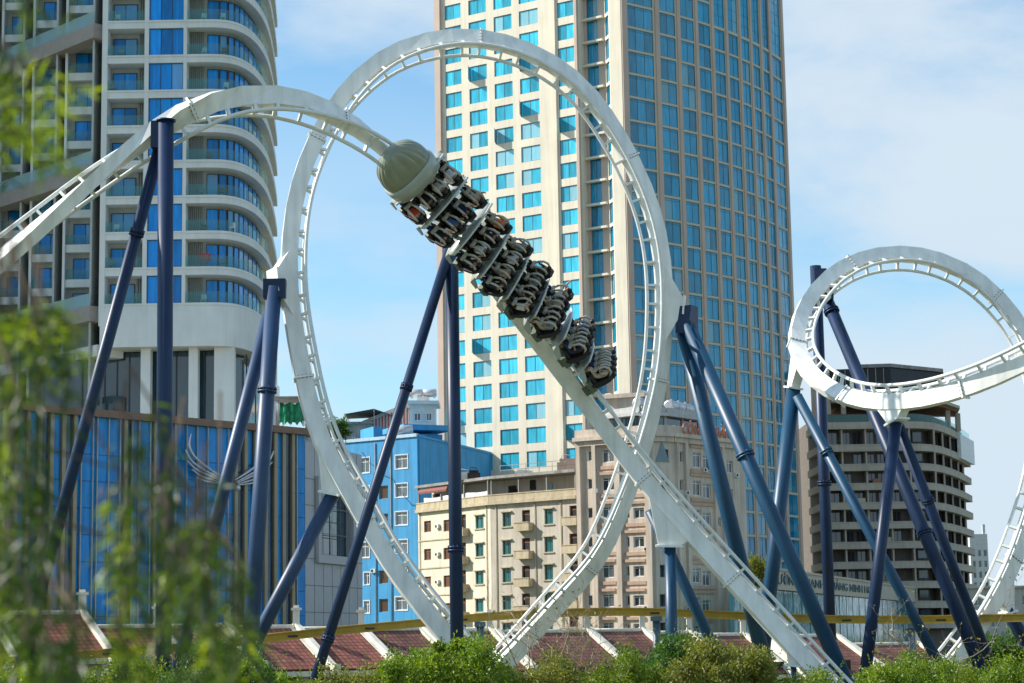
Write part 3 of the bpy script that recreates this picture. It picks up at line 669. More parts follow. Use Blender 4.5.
M_ACW = mat('off_white_plastic', (0.65, 0.65, 0.62), 0.5)
M_BRNF = mat('brown_wood_frame', (0.24, 0.085, 0.03), 0.6)
M_GREENP = mat('potted_green', (0.05, 0.12, 0.02), 0.6, isl=0.4)
M_LBL2 = mat('pale_blue_cloth', (0.25, 0.38, 0.55), 0.9)
M_REDC = mat('red_cloth', (0.5, 0.08, 0.07), 0.9)
def leaf_quad0(mb, p, r):
    d = V((r.uniform(-1, 1), r.uniform(-1, 1), r.uniform(.4, 1.4))).normalized(); s = d.cross(V((r.uniform(-1, 1), r.uniform(-1, 1), .3))).normalized()
    b = p+d*r.uniform(.05, .35); mb.quad(b, b+d*.2+s*.05, b+d*.34, b+d*.2-s*.05, 1)
def poly_band(pts, z0, z1, depth, mb, mi=0):
    """band that follows a plan polyline; depth is measured inwards (to the left of travel)"""
    n = len(pts); off = []
    for k in range(n):
        d = (V((*pts[min(k+1, n-1)], 0)) - V((*pts[max(k-1, 0)], 0))).normalized(); inw = V((-d.y, d.x, 0))
        off.append((pts[k][0]+inw.x*depth, pts[k][1]+inw.y*depth))
    rings = [[(pts[k][0], pts[k][1], z0), (pts[k][0], pts[k][1], z1), (off[k][0], off[k][1], z1), (off[k][0], off[k][1], z0)] for k in range(n)]
    mb.ring_sweep(rings, mi, False)
def smooth_poly(pts, it=2):
    pts = [V((*p, 0)) for p in pts]
    for _ in range(it):
        q = [pts[0]]
        for a, b in zip(pts, pts[1:]): q += [a.lerp(b, .25), a.lerp(b, .75)]
        pts = q + [pts[-1]]
    return [(p.x, p.y) for p in pts]
# ---- curved residential tower --------------------------------------------------
def left_tower():
    Y0 = 190.0; X = lambda px, Y=Y0, py=100: P(px, py, Y).x
    base = V((X(190), Y0+8, 0)); root = thing('apartment_tower', 'pale apartment tower with curved glass balconies and blue windows at the left edge', 'building', base)
    zs = lambda py: P(200, py, Y0).z
    pitch = (zs(19.5) - zs(266.5))/7; ztop0 = zs(19.5)        # top of slab 0
    ztop = [ztop0 + pitch*(4-k) for k in range(13)]            # k=4 is the slab at y 19.5 ; two storeys above the frame
    bh = zs(19.5) - zs(27.3)                                   # slab edge height
    CURVE = [(X(186), Y0), (X(210), Y0), (X(226), Y0+0.3), (X(240, Y0+1.5), Y0+1.5), (X(252, Y0+4), Y0+4), (X(261, Y0+7.5), Y0+7.5), (X(267.5, Y0+12), Y0+12), (X(272, 208), 208), (X(275.5, 216), 216), (X(277.5, 224), 224)]
    C2 = smooth_poly(CURVE)
    n2 = [i for i in range(len(C2)) if C2[i][1] < 206]
    inner = [(X(186), Y0+1.7), (X(215), Y0+1.9), (X(228), Y0+2.6), (X(240, 194), 194.6), (X(250, 198), 198), (X(257, 202), 202.5), (X(262, 208), 208.5), (X(268, 217), 217), (X(273, 223.5), 223.5)]
    I2 = smooth_poly(inner)
    # core body
    body = MB(); zt = ztop[0]+0.2; zb = zs(345)
    plan = [(p[0]+0.02, p[1]) for p in I2]
    core = [(X(103), Y0+1.9)] + [(X(186), Y0+1.9)] + I2[1:] + [(X(200, 224), 226), (X(103), 224)]
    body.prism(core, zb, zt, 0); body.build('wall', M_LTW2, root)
    # vertical piers on the flat front
    mb = MB()
    for a, b in ((101.5, 107), (144.0, 148.3), (183.0, 186.5)):
        mb.obox((X(a), Y0-0.02, zb+2), (X(b)-X(a), 0, 0), (0, 1.9, 0), (0, 0, zt-zb-2))
    mb.build_each('pier', M_LTW, root)
    wA = (X(133.5)-X(109)); hA = None
    for k, z in enumerate(ztop):
        mb = MB()
        mb.obox((X(107)+.005, Y0+0.03, z-bh), (X(186)-X(107)-.01, 0, 0), (0, 1.86, 0), (0, 0, bh*0.82))
        mb.obox((X(107)+.005, Y0-0.05, z-bh*0.22), (X(186)-X(107)-.01, 0, 0), (0, 1.9, 0), (0, 0, bh*0.22))
        poly_band(C2, z-bh, z-bh*0.3, 2.6, mb); poly_band([(p[0], p[1]-0.08) for p in C2], z-bh*0.3+.003, z, 2.7, mb)
        mb.build('floor_slab', M_LTW, root)
        if k == len(ztop)-1: break
        zf = ztop[k+1]; zc = z - bh; h = zc - zf                  # clear height under slab k
        # cell A: recessed door window, slatted panel
        me = window_mesh(wA, h*0.80, 0.08, 2, 1, [M_DFRAME, M_BGLASS], 'ltA'); put_window(root, (0, 0), (1, 0, 0), (X(109), 0, zf+0.05, 0), me, Y0+1.72)
        mb = MB(); x0 = X(135.5); 
        for s in range(5): mb.obox((x0+s*0.2, Y0+1.70, zf+.05), (0.14, 0, 0), (0, 0.18, 0), (0, 0, h-.08))
        mb.build('slat_panel', M_SLAT, root)
        mb = MB(); mb.obox((X(107), Y0+0.12, zf), (X(144)-X(107), 0, 0), (0, 0.03, 0), (0, 0, 1.05)); mb.build('railing', M_RGLASS, root)
        # cell B: flush three-light window
        me = window_mesh(X(183)-X(148.3)-.01, h, 0.07, 3, 1, [M_DFRAME, M_BGLASS], 'ltB'); put_window(root, (0, 0), (1, 0, 0), (X(148.3)+.005, 0, zf+.003, 0), me, Y0+0.22)
        # cell C: slats, curved window band, glass railing
        mb = MB(); x0 = X(187)
        for s in range(7): mb.obox((x0+s*0.2, Y0+1.55, zf+.05), (0.14, 0, 0), (0, 0.18, 0), (0, 0, h-.08))
        mb.build('slat_panel', M_SLAT, root)
        seg = [p for p in I2 if X(203) < p[0] and p[1] < 203.5]
        for a in range(0, len(seg)-1, 2):
            p, q = seg[a], seg[min(a+2, len(seg)-1)]; d = (V((*q, 0))-V((*p, 0))); Ld = d.length; d.normalize()
            me = window_mesh(Ld, h*0.9, 0.07, 1, 1, [M_DFRAME, M_BGLASS], 'ltC'); put_window(root, p, d, (0, 0, zf+.03, 0), me, -0.25)
        mb = MB(); poly_band([(p[0], p[1]+0.12) for p in C2 if p[1] < 203], zf, zf+1.12, 0.03, mb); mb.build('railing', M_RGLASS, root)
        # what people keep on their balconies
        rb = random.Random(k*13+5)
        for (xx, yy, wid) in ((X(190)+.3, Y0+.5, 2.2), (X(218), Y0+.55, 2.0), (X(109), Y0+.45, 1.6)):
            q = rb.random()
            if q < .45:
                ox = xx+rb.uniform(0, wid-.6); mb = MB(); mb.box((ox, yy+.3, zf+.42), .5, .5, .06)
                for lx in (-.22, .22):
                    for ly in (-.22, .22): mb.box((ox+lx, yy+.3+ly, zf+.195), .04, .04, .385)
                mb.box((ox, yy+.54, zf+.72), .5, .05, .5); mb.build('balcony_chair', rb.choice((M_ACW, M_BRNF, M_SLAT)), root)
            elif q < .62:
                ox = xx+rb.uniform(0, wid-.6); mb = MB(); mb.box((ox, yy+.3, zf+.2), .4, .4, .38)
                for t in range(26): leaf_quad0(mb, V((ox, yy+.3, zf+.4)), rb)
                mb.build('potted_plant', [M_BRNF, M_GREENP], root)
            elif q < .74:
                ox = xx+rb.uniform(0, wid-1); mb = MB(); 
                for t in range(3): mb.box((ox+t*.42, yy+.25, zf+1.0), .36, .03, .7)
                mb.tube([V((ox-.3, yy+.25, zf+1.38)), V((ox+1.2, yy+.25, zf+1.38))], .02, 5); mb.build('drying_clothes', rb.choice((M_ACW, M_LBL2, M_REDC)), root)
        # beige side fins, sunlit warmth put into their colour
        mb = MB()
        for (px, Y, ww) in ((264.5, 206, 1.0), (269, 214, 1.4), (273.0, 225, 1.2)):
            x = X(px, Y); mb.obox((x-0.9, Y, zf), (0.7, 0, 0), (0, ww*1.6, 0), (0, 0, h))
        mb.build_each('side_fin', M_WARM, root)
    # belt above the podium, soffit, podium glass and round columns
    z1, z0 = ztop[-1]-bh, zs(346)
    mb = MB(); poly_band([(X(103), Y0-0.1)]+[(p[0], p[1]-0.1) for p in C2], z0, z1+.002, 3.2, mb); mb.build('podium_belt', M_LTW, root)
    mb = MB(); mb.prism([(X(40), Y0+3.4), (X(215), Y0+3.4), (X(245, 197), 197), (X(262, 206), 208), (X(262, 206), 222), (X(60), 222)], 0, z0-.01); mb.build('podium_glass', M_DGLASS, root)
    for a, b in ((143.5, 153), (190.5, 199.5), (215.5, 235), (258, 266)):
        mb = MB(); xa, xb = X(a, Y0+1), X(b, Y0+1); yy = Y0+1.0 if a < 250 else Y0+8
        mb.obox((xa, yy, 0), (xb-xa, 0, 0), (0, 1.2, 0), (0, 0, z0-.01)); mb.build('column', M_LTW, root)
    mb = MB()
    for px in (86, 108, 120, 132, 166, 178, 206, 243, 252):
        x = X(px, Y0+3.3); yy = Y0+3.28 if px < 235 else Y0+6
        mb.obox((x, yy, 0), (0.12, 0, 0), (0, 0.1, 0), (0, 0, z0-.02))
    mb.build('mullion', M_DFRAME, root)
    # wing that steps back to the left in saw-tooth bays, tied together by slanting sky terraces
    zb = zs(345)
    edges = [101.5, 65.5, 32.5, 1.0, -29, -58, -86]
    body = []
    for c in range(6):
        Yc = Y0+1.0+4.7*(c+1); xR, xL = X(edges[c], Yc), X(edges[c+1], Yc); Yb = Yc+1.15
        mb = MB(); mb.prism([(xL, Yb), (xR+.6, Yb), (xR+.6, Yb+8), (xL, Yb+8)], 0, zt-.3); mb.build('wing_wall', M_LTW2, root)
        mb = MB(); mb.obox((xL-.02, Yc-.25, zb-5), (0.26, 0, 0), (0, 1.45, 0), (0, 0, zt-zb+4.7)); mb.build('wing_fin', M_LTW, root)
        mb = MB(); mb.obox((xR+.02, Y0+1.0+4.7*c+.1, zb-5), (0.2, 0, 0), (0, 5.6, 0), (0, 0, zt-zb+4.7)); mb.build('wing_fin', M_LTW2, root)
        for k, z in enumerate(ztop[:-1]):
            zf = ztop[k+1]; h = z-bh-zf; a, b = xL+.245, xR-.005
            mb = MB(); mb.obox((a, Yc, z-bh), (b-a, 0, 0), (0, 1.14, 0), (0, 0, bh)); mb.build('wing_slab', M_LTW, root)
            wd = (b-a)*0.72; put_window(root, (0, 0), (1, 0, 0), (a+(b-a)*.16, 0, zf+.05, 0), window_mesh(wd, h*0.82, 0.08, 2, 1, [M_DFRAME, M_BGLASS], 'ltW'), Yc+1.0)
            mb = MB(); mb.obox((a, Yc+.1, zf), (b-a, 0, 0), (0, .03, 0), (0, 0, 1.0)); mb.build('railing', M_RGLASS, root)
    d = -az(-44.0); p0 = V((X(101.0), Y0+0.9, 0)); inw = V((-d.y, d.x, 0)); Lw = -26.0
    at = lambda uu, z, k=0.0: p0 + d*uu + inw*k + V((0, 0, z))
    for k in (0, 4, 8, 12):
        z = ztop[k]-bh
        mb = MB(); mb.obox(at(Lw, z-0.75, -1.1), d*(-Lw-0.2), inw*1.6, V((0, 0, 1.5))); mb.build('terrace_slab', M_BROWN, root)
        mb = MB(); mb.obox(at(Lw, z+0.76, -1.05), d*(-Lw-0.2), inw*0.05, V((0, 0, 1.2))); mb.build('terrace_railing', M_TGLASS, root)
        pass
    mb = MB(); mb.prism([(-78, 192), (-64, 197), (-66, 221), (-80, 219)], 0, zt+30); mb.build('shade_block', M_LTW2, root)  # unseen block added left of the frame to shade the stepped wing
    mb = MB(); mb.obox(at(Lw, 0, 1.6), d*(-Lw), inw*1.3, V((0, 0, zs(350)-4))); mb.build('podium_glass', M_DGLASS, root)
    mb = MB(); mb.obox(at(Lw, zs(353), -0.3), d*(-Lw), inw*3.0, V((0, 0, 1.1))); mb.build('podium_cornice', M_LTW, root)
left_tower()

# ---- cream glass-fronted tower in the middle -------------------------------------
M_CREAM = mat('cream_stone', (0.76, 0.68, 0.53), 0.75, var=0.06, scale=0.25, streak=0.12)
M_PINK = mat('pinkish_stone', (0.54, 0.41, 0.33), 0.75, var=0.07, scale=0.3)
M_CBEAM = mat('pale_spandrel', (0.56, 0.485, 0.36), 0.7, var=0.06)
M_CYAN = glassmat('cyan_glass', (0.05, 0.46, 0.62), 0.10, rnd=0.3, wav=0.03, spec=0.6, curt=(0.45, 0.62, 0.62), share=0.2)
M_CYAN2 = glassmat('deep_cyan_glass', (0.0, 0.25, 0.43), 0.05, rnd=0.3, wav=0.08, spec=0.75, curt=(0.25, 0.42, 0.42), share=0.1)
M_WFR0 = mat('white_sash', (0.7, 0.7, 0.68), 0.5)
M_CFRAME = mat('teal_frame', (0.03, 0.13, 0.17), 0.5)
def cream_tower():
    Y0 = 292.0; py0 = 60
    def onray(px, p0, d, py=py0): return hit(px, py, p0, d)[0]
    dL = -az(-56.6); A0 = P(610, py0, Y0); A = V((A0.x, A0.y, 0))
    inw = V((-dL.y, dL.x, 0))
    root = thing('hotel_tower', 'tall cream tower with rows of cyan windows and a curved glass side behind the loop', 'building', (A.x-6, A.y+14, 0))
    B = A + dL*onray(621.5, A, dL)
    uz = lambda py, px, p0, d: hit(px, py, p0, d)[1]
    # storey pitch from the curved side's first column
    azs = [53 - 25*k/9 for k in range(10)]
    pxs = [625.5, 657.5, 679, 697, 713, 727, 740, 751, 761, 770, 783]
    C = B + az(56)*onray(625.5, B, az(56))
    pts = [C]
    for k in range(10): d = az(azs[k]); pts.append(pts[-1] + d*onray(pxs[k+1], pts[-1], d, 45))
    zb1, zb2 = uz(29.3, 640, C, az(53)), uz(335.2, 640, C, az(53)); pitch = (zb1-zb2)/13
    zfl = [zb1 + pitch*(4-k) for k in range(36)]; zfl = [z for z in zfl if z > 1]; ztop = zfl[0] + 0.5
    zc = uz(40, 765, pts[7], az(azs[8]))
    zc = min(zfl, key=lambda z: abs(z-zc))
    # body behind the skins
    E = A + dL*onray(579, A, dL); Lf = A + dL*onray(437, A, dL)
    k = 0.0
    while True:
        S1 = E + inw*k
        if proj((S1.x, S1.y, A0.z))[0] > 584.3: break
        k += 0.05
    r = az(-14.8)
    # recess corner Q: S1 + dL*s = A + r*m
    den = dL.x*r.y - dL.y*r.x; s = ((A.x-S1.x)*r.y-(A.y-S1.y)*r.x)/den; Q = S1 + dL*s
    back = [pts[-1]+V((-4, 22, 0)), Lf+V((8, 40, 0)), Lf+V((4, 12, 0))]
    ins = lambda p, q: V(p)+V(q)
    foot = [Lf+inw*0.42, E+inw*0.42, S1+inw*0.42-dL*0.4, Q+V((0.1, 0.6, 0)), A+V((0.45, 0.5, 0)), B+V((-.05, 0.45, 0))] + [p+V((-0.3, 0.45, 0)) for p in pts[1:]] + back
    mb = MB(); mb.prism([(p.x, p.y) for p in foot], 0, ztop-.2); mb.build('core', M_CREAM, root)
    big = []
    stuff = MB()   # the many smaller windows
    def win(p0, d, hole, recess, n, indiv, gm, nz=1, tr=0.0):
        w_, h_ = hole[1]-hole[0], hole[3]-hole[2]
        if indiv:
            put_window(root, p0, d, hole, window_mesh(w_, h_, 0.07, n, nz, [M_CFRAME, gm], gm.name, tr=tr), recess-0.06)
        else:
            me = window_mesh(w_, h_, 0.07, n, nz, [M_CFRAME, gm], gm.name, tr=tr); Mx = fm(V((p0.x, p0.y, 0))+d*hole[0]+V((-d.y, d.x, 0))*(recess-0.06)+V((0, 0, hole[2])), d)
            i0 = len(stuff.v); stuff.v += [tuple(Mx @ v.co) for v in me.vertices]
            for p in me.polygons: stuff.f.append(tuple(i0+i for i in p.vertices)); stuff.m.append(p.material_index if gm is M_CYAN else (0 if p.material_index == 0 else 2)); stuff.sm.append(False)
    # main sunlit face
    off0 = hit(528, 32.3, A, dL)[1]; off1 = hit(528, 47.4, A, dL)[1]; wh = off0-off1
    o = (off1 - zfl[0]) % pitch
    zw = [z + o - pitch for z in zfl if z+o-pitch > 2]
    mainc = [(445.2, 461.2), (469, 486.6), (494.2, 512.2), (519.6, 538.6), (558, 574.3)]
    u = lambda px: onray(px, A, dL, 60)
    uE, uL = u(579), u(437)
    holes = []
    for ci, (a, b) in enumerate(mainc):
        for z in zw: holes.append((u(a)-uL, u(b)-uL, z, z+wh))
    mb = MB(); wall_grid(mb, Lf, dL, uE-uL, 0, ztop, holes, 0.16); 
    mb.quad(E, E+inw*k, E+inw*k+V((0, 0, ztop)), E+V((0, 0, ztop)))
    mb.build('wall', M_CREAM, root)
    nvis = 0
    for i, h in enumerate(holes):
        ci = i//len(zw); vis = 0 < proj(V((Lf.x, Lf.y, 0))+dL*h[0]+V((0, 0, h[2])))[1] < 475 and ci < 4
        win(Lf, dL, h, 0.17, 2, vis, M_CYAN); nvis += vis
    # a few sashes stand open
    ro = random.Random(9)
    for h in ro.sample(holes, 14):
        y = proj(V((Lf.x, Lf.y, 0))+dL*h[0]+V((0, 0, h[2])))[1]
        if not 0 < y < 470: continue
        o = Lf+dL*(h[0]+.05)+V((0, 0, h[2]+.08)); dd = (dL*.45-inw*.9).normalized(); wq = (h[1]-h[0])*.42; hq = (h[3]-h[2])-.16
        mb = MB(); tn = V((dd.y, -dd.x, 0))*.04
        for (a, b, c_, e_) in ((0, .07, 0, hq), (wq-.07, wq, 0, hq), (.07, wq-.07, 0, .07), (.07, wq-.07, hq-.07, hq)): mb.obox(o+dd*a+V((0, 0, c_)), dd*(b-a), tn, V((0, 0, e_-c_)))
        mb.quad(o+dd*.07+tn*.5+V((0, 0, .07)), o+dd*(wq-.07)+tn*.5+V((0, 0, .07)), o+dd*(wq-.07)+tn*.5+V((0, 0, hq-.07)), o+dd*.07+tn*.5+V((0, 0, hq-.07)), 1)
        mb.build('open_sash', [M_WFR0, M_CYAN], root)
    # pilaster strips and joint lines on the sunlit face
    mb = MB()
    for (a, b, t, mi) in ((436.0, 441.5, 0.45, 1), (552.6, 556.2, 0.28, 0), (576.5, 579.0, 0.55, 1)):
        mb.obox(A+dL*u(a)-inw*t+V((0, 0, .01)), dL*(u(b)-u(a)), inw*(t-.004), V((0, 0, ztop+.02)), mi)
    mb.build('pilaster', [M_CREAM, M_PINK], root)
    # recess with darker windows
    hol = []; ur = lambda px: onray(px, S1, dL, 60)
    for z in zw: hol.append((ur(587.4), ur(598.6), z-0.55, z+wh+0.35))
    mb = MB(); wall_grid(mb, S1, dL, s, 0, ztop, hol, 0.3); mb.build('recess_wall', M_PINK, root)
    for h in hol: win(S1, dL, h, 0.28, 2, False, M_CYAN2)
    mb = MB()
    for z in zw: mb.obox(S1-inw*0.7+V((0, 0, z-1.0)), dL*s*0.97, inw*0.69, V((0, 0, 0.34)))
    mb.build_each('ledge', M_CREAM, root)
    # slanting return of the recess
    dr = -r; Lr = (A-Q).dot(dr); hol = []
    for z in zw: hol.append((Lr*0.12, Lr*0.86, z-0.5, z+wh+0.2))
    mb = MB(); wall_grid(mb, Q, dr, Lr, 0, ztop, hol, 0.25); mb.build('return_wall', M_CREAM, root)
    for h in hol: win(Q, dr, h, 0.22, 2, False, M_CYAN2)
    # corner pier
    mb = MB(); mb.quad(A, B, B+V((0, 0, ztop)), A+V((0, 0, ztop))); mb.quad(B, C, C+V((0, 0, ztop)), B+V((0, 0, ztop)), 0); mb.build('corner_pier', M_CREAM, root)
    # curved side: pilaster, spandrel beam and glass per bay
    for kk in range(10):
        p, q = pts[kk], pts[kk+1]; d = (q-p); Ld = d.length; d.normalize(); inn = V((-d.y, d.x, 0))
        pw = 0.12*Ld if kk else 0.45
        pe = (0.16 if kk else 0.13)*Ld if kk < 9 else 0.2*Ld
        hol = []
        for z in zfl[1:]:
            if kk >= 4 and z >= zc-0.1: continue
            hol.append((pw, Ld-pe, z+0.18, z+pitch-0.18))
        if kk >= 4:
            a = zc; hol.append((pw, Ld-pe, a+0.3, ztop-0.4))
        mb = MB(); wall_grid(mb, p, d, Ld, 0, ztop, hol, 0.10); mb.build('spandrel_wall', M_CBEAM, root)
        mb = MB(); mb.obox(p-inn*0.16-d*0.10*Ld+V((0, 0, 0.02)), d*0.17*Ld, inn*0.3, V((0, 0, ztop)))
        if kk == 9: mb.obox(q-inn*0.2-d*pe*.8+V((0, 0, 0.02)), d*pe*.8, inn*0.18, V((0, 0, ztop)))
        mb.build('pilaster', M_PINK, root)
        for h in hol:
            y = proj(V((p.x, p.y, 0))+d*h[0]+V((0, 0, h[2])))[1]
            tall = h[3]-h[2] > 6
            win(p, d, h, 0.13, 3 if kk == 0 else 2, kk == 0 and 0 < y < 415, M_CYAN2, nz=6 if tall else 1, tr=0 if tall else 0.12)
    so_ = stuff.build('window', [M_CFRAME, M_CYAN, M_CYAN2], root); so_['kind'] = 'stuff'
    mb = MB(); mb.prism([(p.x, p.y) for p in [Lf, E, A, B]+pts+back], ztop+.0, ztop+0.6); mb.build('roof', M_CREAM, root)
cream_tower()

# ---- blue glass mall -----------------------------------------------------------
M_MBLUE = glassmat('mall_blue_glass', (0.004, 0.235, 0.60), 0.12, rnd=0.18, wav=0.02, spec=0.3)
M_MBLUE2 = glassmat('mall_dark_glass', (0.012, 0.055, 0.11), 0.1, rnd=0.3, wav=0.03, spec=0.7)
M_MTAN = mat('mall_tan_panel', (0.30, 0.245, 0.15), 0.35, metal=0.2, var=0.15, scale=0.5)
M_MFIN = mat('mall_pale_fin', (0.33, 0.36, 0.38), 0.4, metal=0.3)
M_MCORN = mat('mall_brown_cornice', (0.22, 0.13, 0.085), 0.6)
M_GPAN = mat('annex_grey_panel', (0.40, 0.405, 0.41), 0.45, var=0.05)
M_GLINE = mat('panel_joint', (0.16, 0.16, 0.165), 0.7)
M_SILVER = mat('brushed_silver', (0.55, 0.56, 0.58), 0.35, metal=0.5)
def mall():
    Y0 = 165.0; Cn = P(305, 500, Y0); Cn = V((Cn.x, Cn.y, 0)); d = az(41.8); inw = V((-d.y, d.x, 0))
    H = hit(304, 428, Cn, d)[1]; Lm = -hit(-60, 480, Cn, d)[0]; p0 = Cn - d*Lm
    root = thing('shopping_mall', 'blue glass mall with tan fins and brown cornice carrying a silver wing emblem', 'building', (p0+d*Lm*.5))
    mb = MB(); g1 = Cn; ds = az(15); q = Cn + ds*14
    mb.prism([(p.x, p.y) for p in (p0+inw*0.3, Cn+inw*0.3, Cn+inw*0.3+V((2, 14, 0)), p0+inw*16)], 0, H-0.2); mb.build('core', M_GPAN, root)
    x = 0.0; r = random.Random(3)
    # strips: runs of blue bays alternate with groups of tan, dark and blue strips, as on the front
    bays = [(0, 60, 'mix'), (60, 80, 'mix'), (80, 96, 'blue'), (96, 122, 'blue'), (122, 131, 'mix'), (131, 138, 'blue'), (138, 152, 'blue'), (152, 163, 'mix'), (163, 175, 'blue'), (175, 233, 'blue'), (233, 254, 'mix'), (254, 263, 'blue'), (263, 276, 'mix'), (276, 281, 'blue'), (281, 296, 'mix'), (296, 306, 'blue')]
    U = lambda px: hit(px, 480, p0, d)[0]
    strips = []
    strips.append((0, U(0), 'mix'))
    for a, b, k in bays: strips.append((U(a), U(b), k))
    for a, b, kind in strips:
        b = min(b, Lm); uu = a; i = 0
        while uu < b-0.05:
            wd = 1.05 if kind == 'blue' else (0.36 if i % 2 == 0 else 0.66); wd = min(wd, b-uu)
            m, nm, dep = (M_MBLUE, 'blue_panel', 0.0) if kind == 'blue' else ((M_MTAN, 'tan_panel', -0.22) if i % 2 == 0 else (M_MBLUE2 if i % 6 == 1 else M_MBLUE, 'glass_strip', 0.05))
            mb = MB(); mb.obox(p0+d*(uu+.02)+inw*dep, d*(wd-.04), inw*0.25, V((0, 0, H-0.6)))
            for zz in [H*t for t in (0.16, 0.32, 0.48, 0.64, 0.8)]:
                if kind == 'blue': pass
            mb.build(nm, m, root)
            if kind == 'blue':
                mb = MB(); mb.obox(p0+d*(uu-.045)+inw*-0.16, d*0.09, inw*0.16, V((0, 0, H-0.6))); mb.build('fin', M_MFIN, root)
            uu += wd; i += 1
    mb = MB()
    for zz in range(2, int(H)-1, 2): mb.obox(p0-inw*0.012+V((0, 0, zz+.3)), d*Lm, inw*0.01, V((0, 0, 0.05)))
    mb.build('glazing_joint', M_DFRAME, root)
    mb = MB(); mb.obox(p0-inw*0.45-d*.2+V((0, 0, H-0.6)), d*(Lm+.5), inw*1.2, V((0, 0, 0.55))); mb.build('cornice', M_MCORN, root)
    mb = MB(); mb.obox(p0+d*U(176)-inw*0.3+V((0, 0, hit(190, 575, p0, d)[1])), d*(U(207)-U(176)), inw*0.25, V((0, 0, hit(190, 530, p0, d)[1]-hit(190, 575, p0, d)[1])))
    for k in range(5): pass
    mb.build('brown_panel', M_MCORN, root)
    # wing emblem: two fans of tapering curved feathers meeting above a small ball
    em = MB(); c = (222.5, 486)
    def feather(pts, w0):
        Q = []
        for (px, py) in pts:
            uq, zq = hit(px, py, p0, d); Q.append(p0+d*uq-inw*0.5+V((0, 0, zq)))
        sm = []
        for k in range(len(Q)-1):
            for t in range(5):
                a0_, a1_, a2_, a3_ = Q[max(k-1, 0)], Q[k], Q[k+1], Q[min(k+2, len(Q)-1)]; tt = t/5
                sm.append(((a1_*2)+(a2_-a0_)*tt+(a0_*2-a1_*5+a2_*4-a3_)*tt*tt+(a1_*3-a0_-a2_*3+a3_)*tt**3)*0.5)
        sm.append(Q[-1]); n = len(sm)
        em.tube(sm, [w0*(0.25+0.75*math.sin(math.pi*min(1, (k+1.5)/(n+1)))**0.7) for k in range(n)], 8)
    LF = [[(187, 434), (185, 446), (191, 458), (206, 470), (220, 479)], [(181.5, 450), (187, 461), (199, 470), (219, 481)], [(183, 461), (192, 470), (205, 476), (218, 482)], [(188, 470), (198, 477), (217, 483)], [(192, 478), (203, 482), (217, 484)]]
    for k, f in enumerate(LF): feather(f, 0.12-0.01*k); feather([(2*225.5-x_, y_+1.5) for x_, y_ in f], 0.12-0.01*k)
    uq, zq = hit(234, 488.5, p0, d); pb = p0+d*uq-inw*0.5+V((0, 0, zq)); em.ball(pb, 0.2, 0.2, 0.25)
    for dx in (208, 240):
        uq, zq = hit(dx, 479, p0, d); em.tube([p0+d*uq-inw*0.5+V((0, 0, zq)), p0+d*uq+inw*0.05+V((0, 0, zq))], 0.05, 8)
    em.build('wing_emblem', M_SILVER, root)
    # grey panelled annex running back from the corner, with its big dark window
    ann = thing('grey_annex', 'grey panel clad annex with one big dark window between the mall and the blue building', 'building', (q.x, q.y, 0))
    Hs = hit(330, 447, Cn, ds)[1]; La = hit(362, 540, Cn, ds)[0]
    wu0, wu1 = hit(318, 500, Cn, ds)[0], hit(350, 520, Cn, ds)[0]; wz0, wz1 = hit(333, 556, Cn, ds)[1], hit(333, 488, Cn, ds)[1]
    mb = MB(); Cn2 = Cn+ds*0.03
    wall_grid(mb, Cn2, ds, La, 0, Hs, [(wu0, wu1, wz0, wz1)], 0.5)
    n_ = V((ds.y, -ds.x, 0))
    mb.prism([(p.x, p.y) for p in (Cn2-n_*0.55, Cn2+ds*La-n_*0.55, Cn2+ds*La+V((-6, 6, 0)), Cn2+V((-3, 9, 0)))], 0, Hs-.05)
    mb.quad(Cn2+ds*La, Cn2+ds*La+V((-6, 6, 0)), Cn2+ds*La+V((-6, 6, Hs)), Cn2+ds*La+V((0, 0, Hs)))
    mb.quad(Cn2+V((0,0,Hs)), Cn2+ds*La+V((0,0,Hs)), Cn2+ds*La-n_*.6+V((0,0,Hs)), Cn2-n_*.6+V((0,0,Hs)))
    mb.build('wall', M_GPAN, ann)
    mb = MB()
    for zz in (2.2, 4.4, 6.6, 8.8, 11, 13.2, 15.4, 17.6):
        if zz < Hs: mb.obox(Cn2+n_*0.004+V((0, 0, zz)), ds*La, n_*0.012, V((0, 0, 0.06)))
    for t in (0.15, 0.3, 0.45, 0.6, 0.75, 0.9): mb.obox(Cn2+ds*La*t+n_*0.004, ds*0.07, n_*0.010, V((0, 0, Hs-.01)))
    jo = mb.build('panel_joint', M_GLINE, ann)
    put_window(ann, Cn2, ds, (wu0, wu1, wz0, wz1), window_mesh(wu1-wu0, wz1-wz0, 0.12, 4, 4, [M_DFRAME, M_DGLASS], 'ann'), 0.4)
    mb = MB(); f = 0.7
    for (a, b, c_, e_) in ((wu0-f, wu0, wz0-f, wz1+f), (wu1, wu1+f, wz0-f, wz1+f), (wu0, wu1, wz1, wz1+f), (wu0, wu1, wz0-f, wz0)):
        mb.obox(Cn2+ds*a+n_*0.025+V((0, 0, c_)), ds*(b-a), n_*0.3, V((0, 0, e_-c_)))
    mb.build('window_surround', M_GPAN, ann)
    return Cn, d, inw, H, p0, ds
MALL = mall()

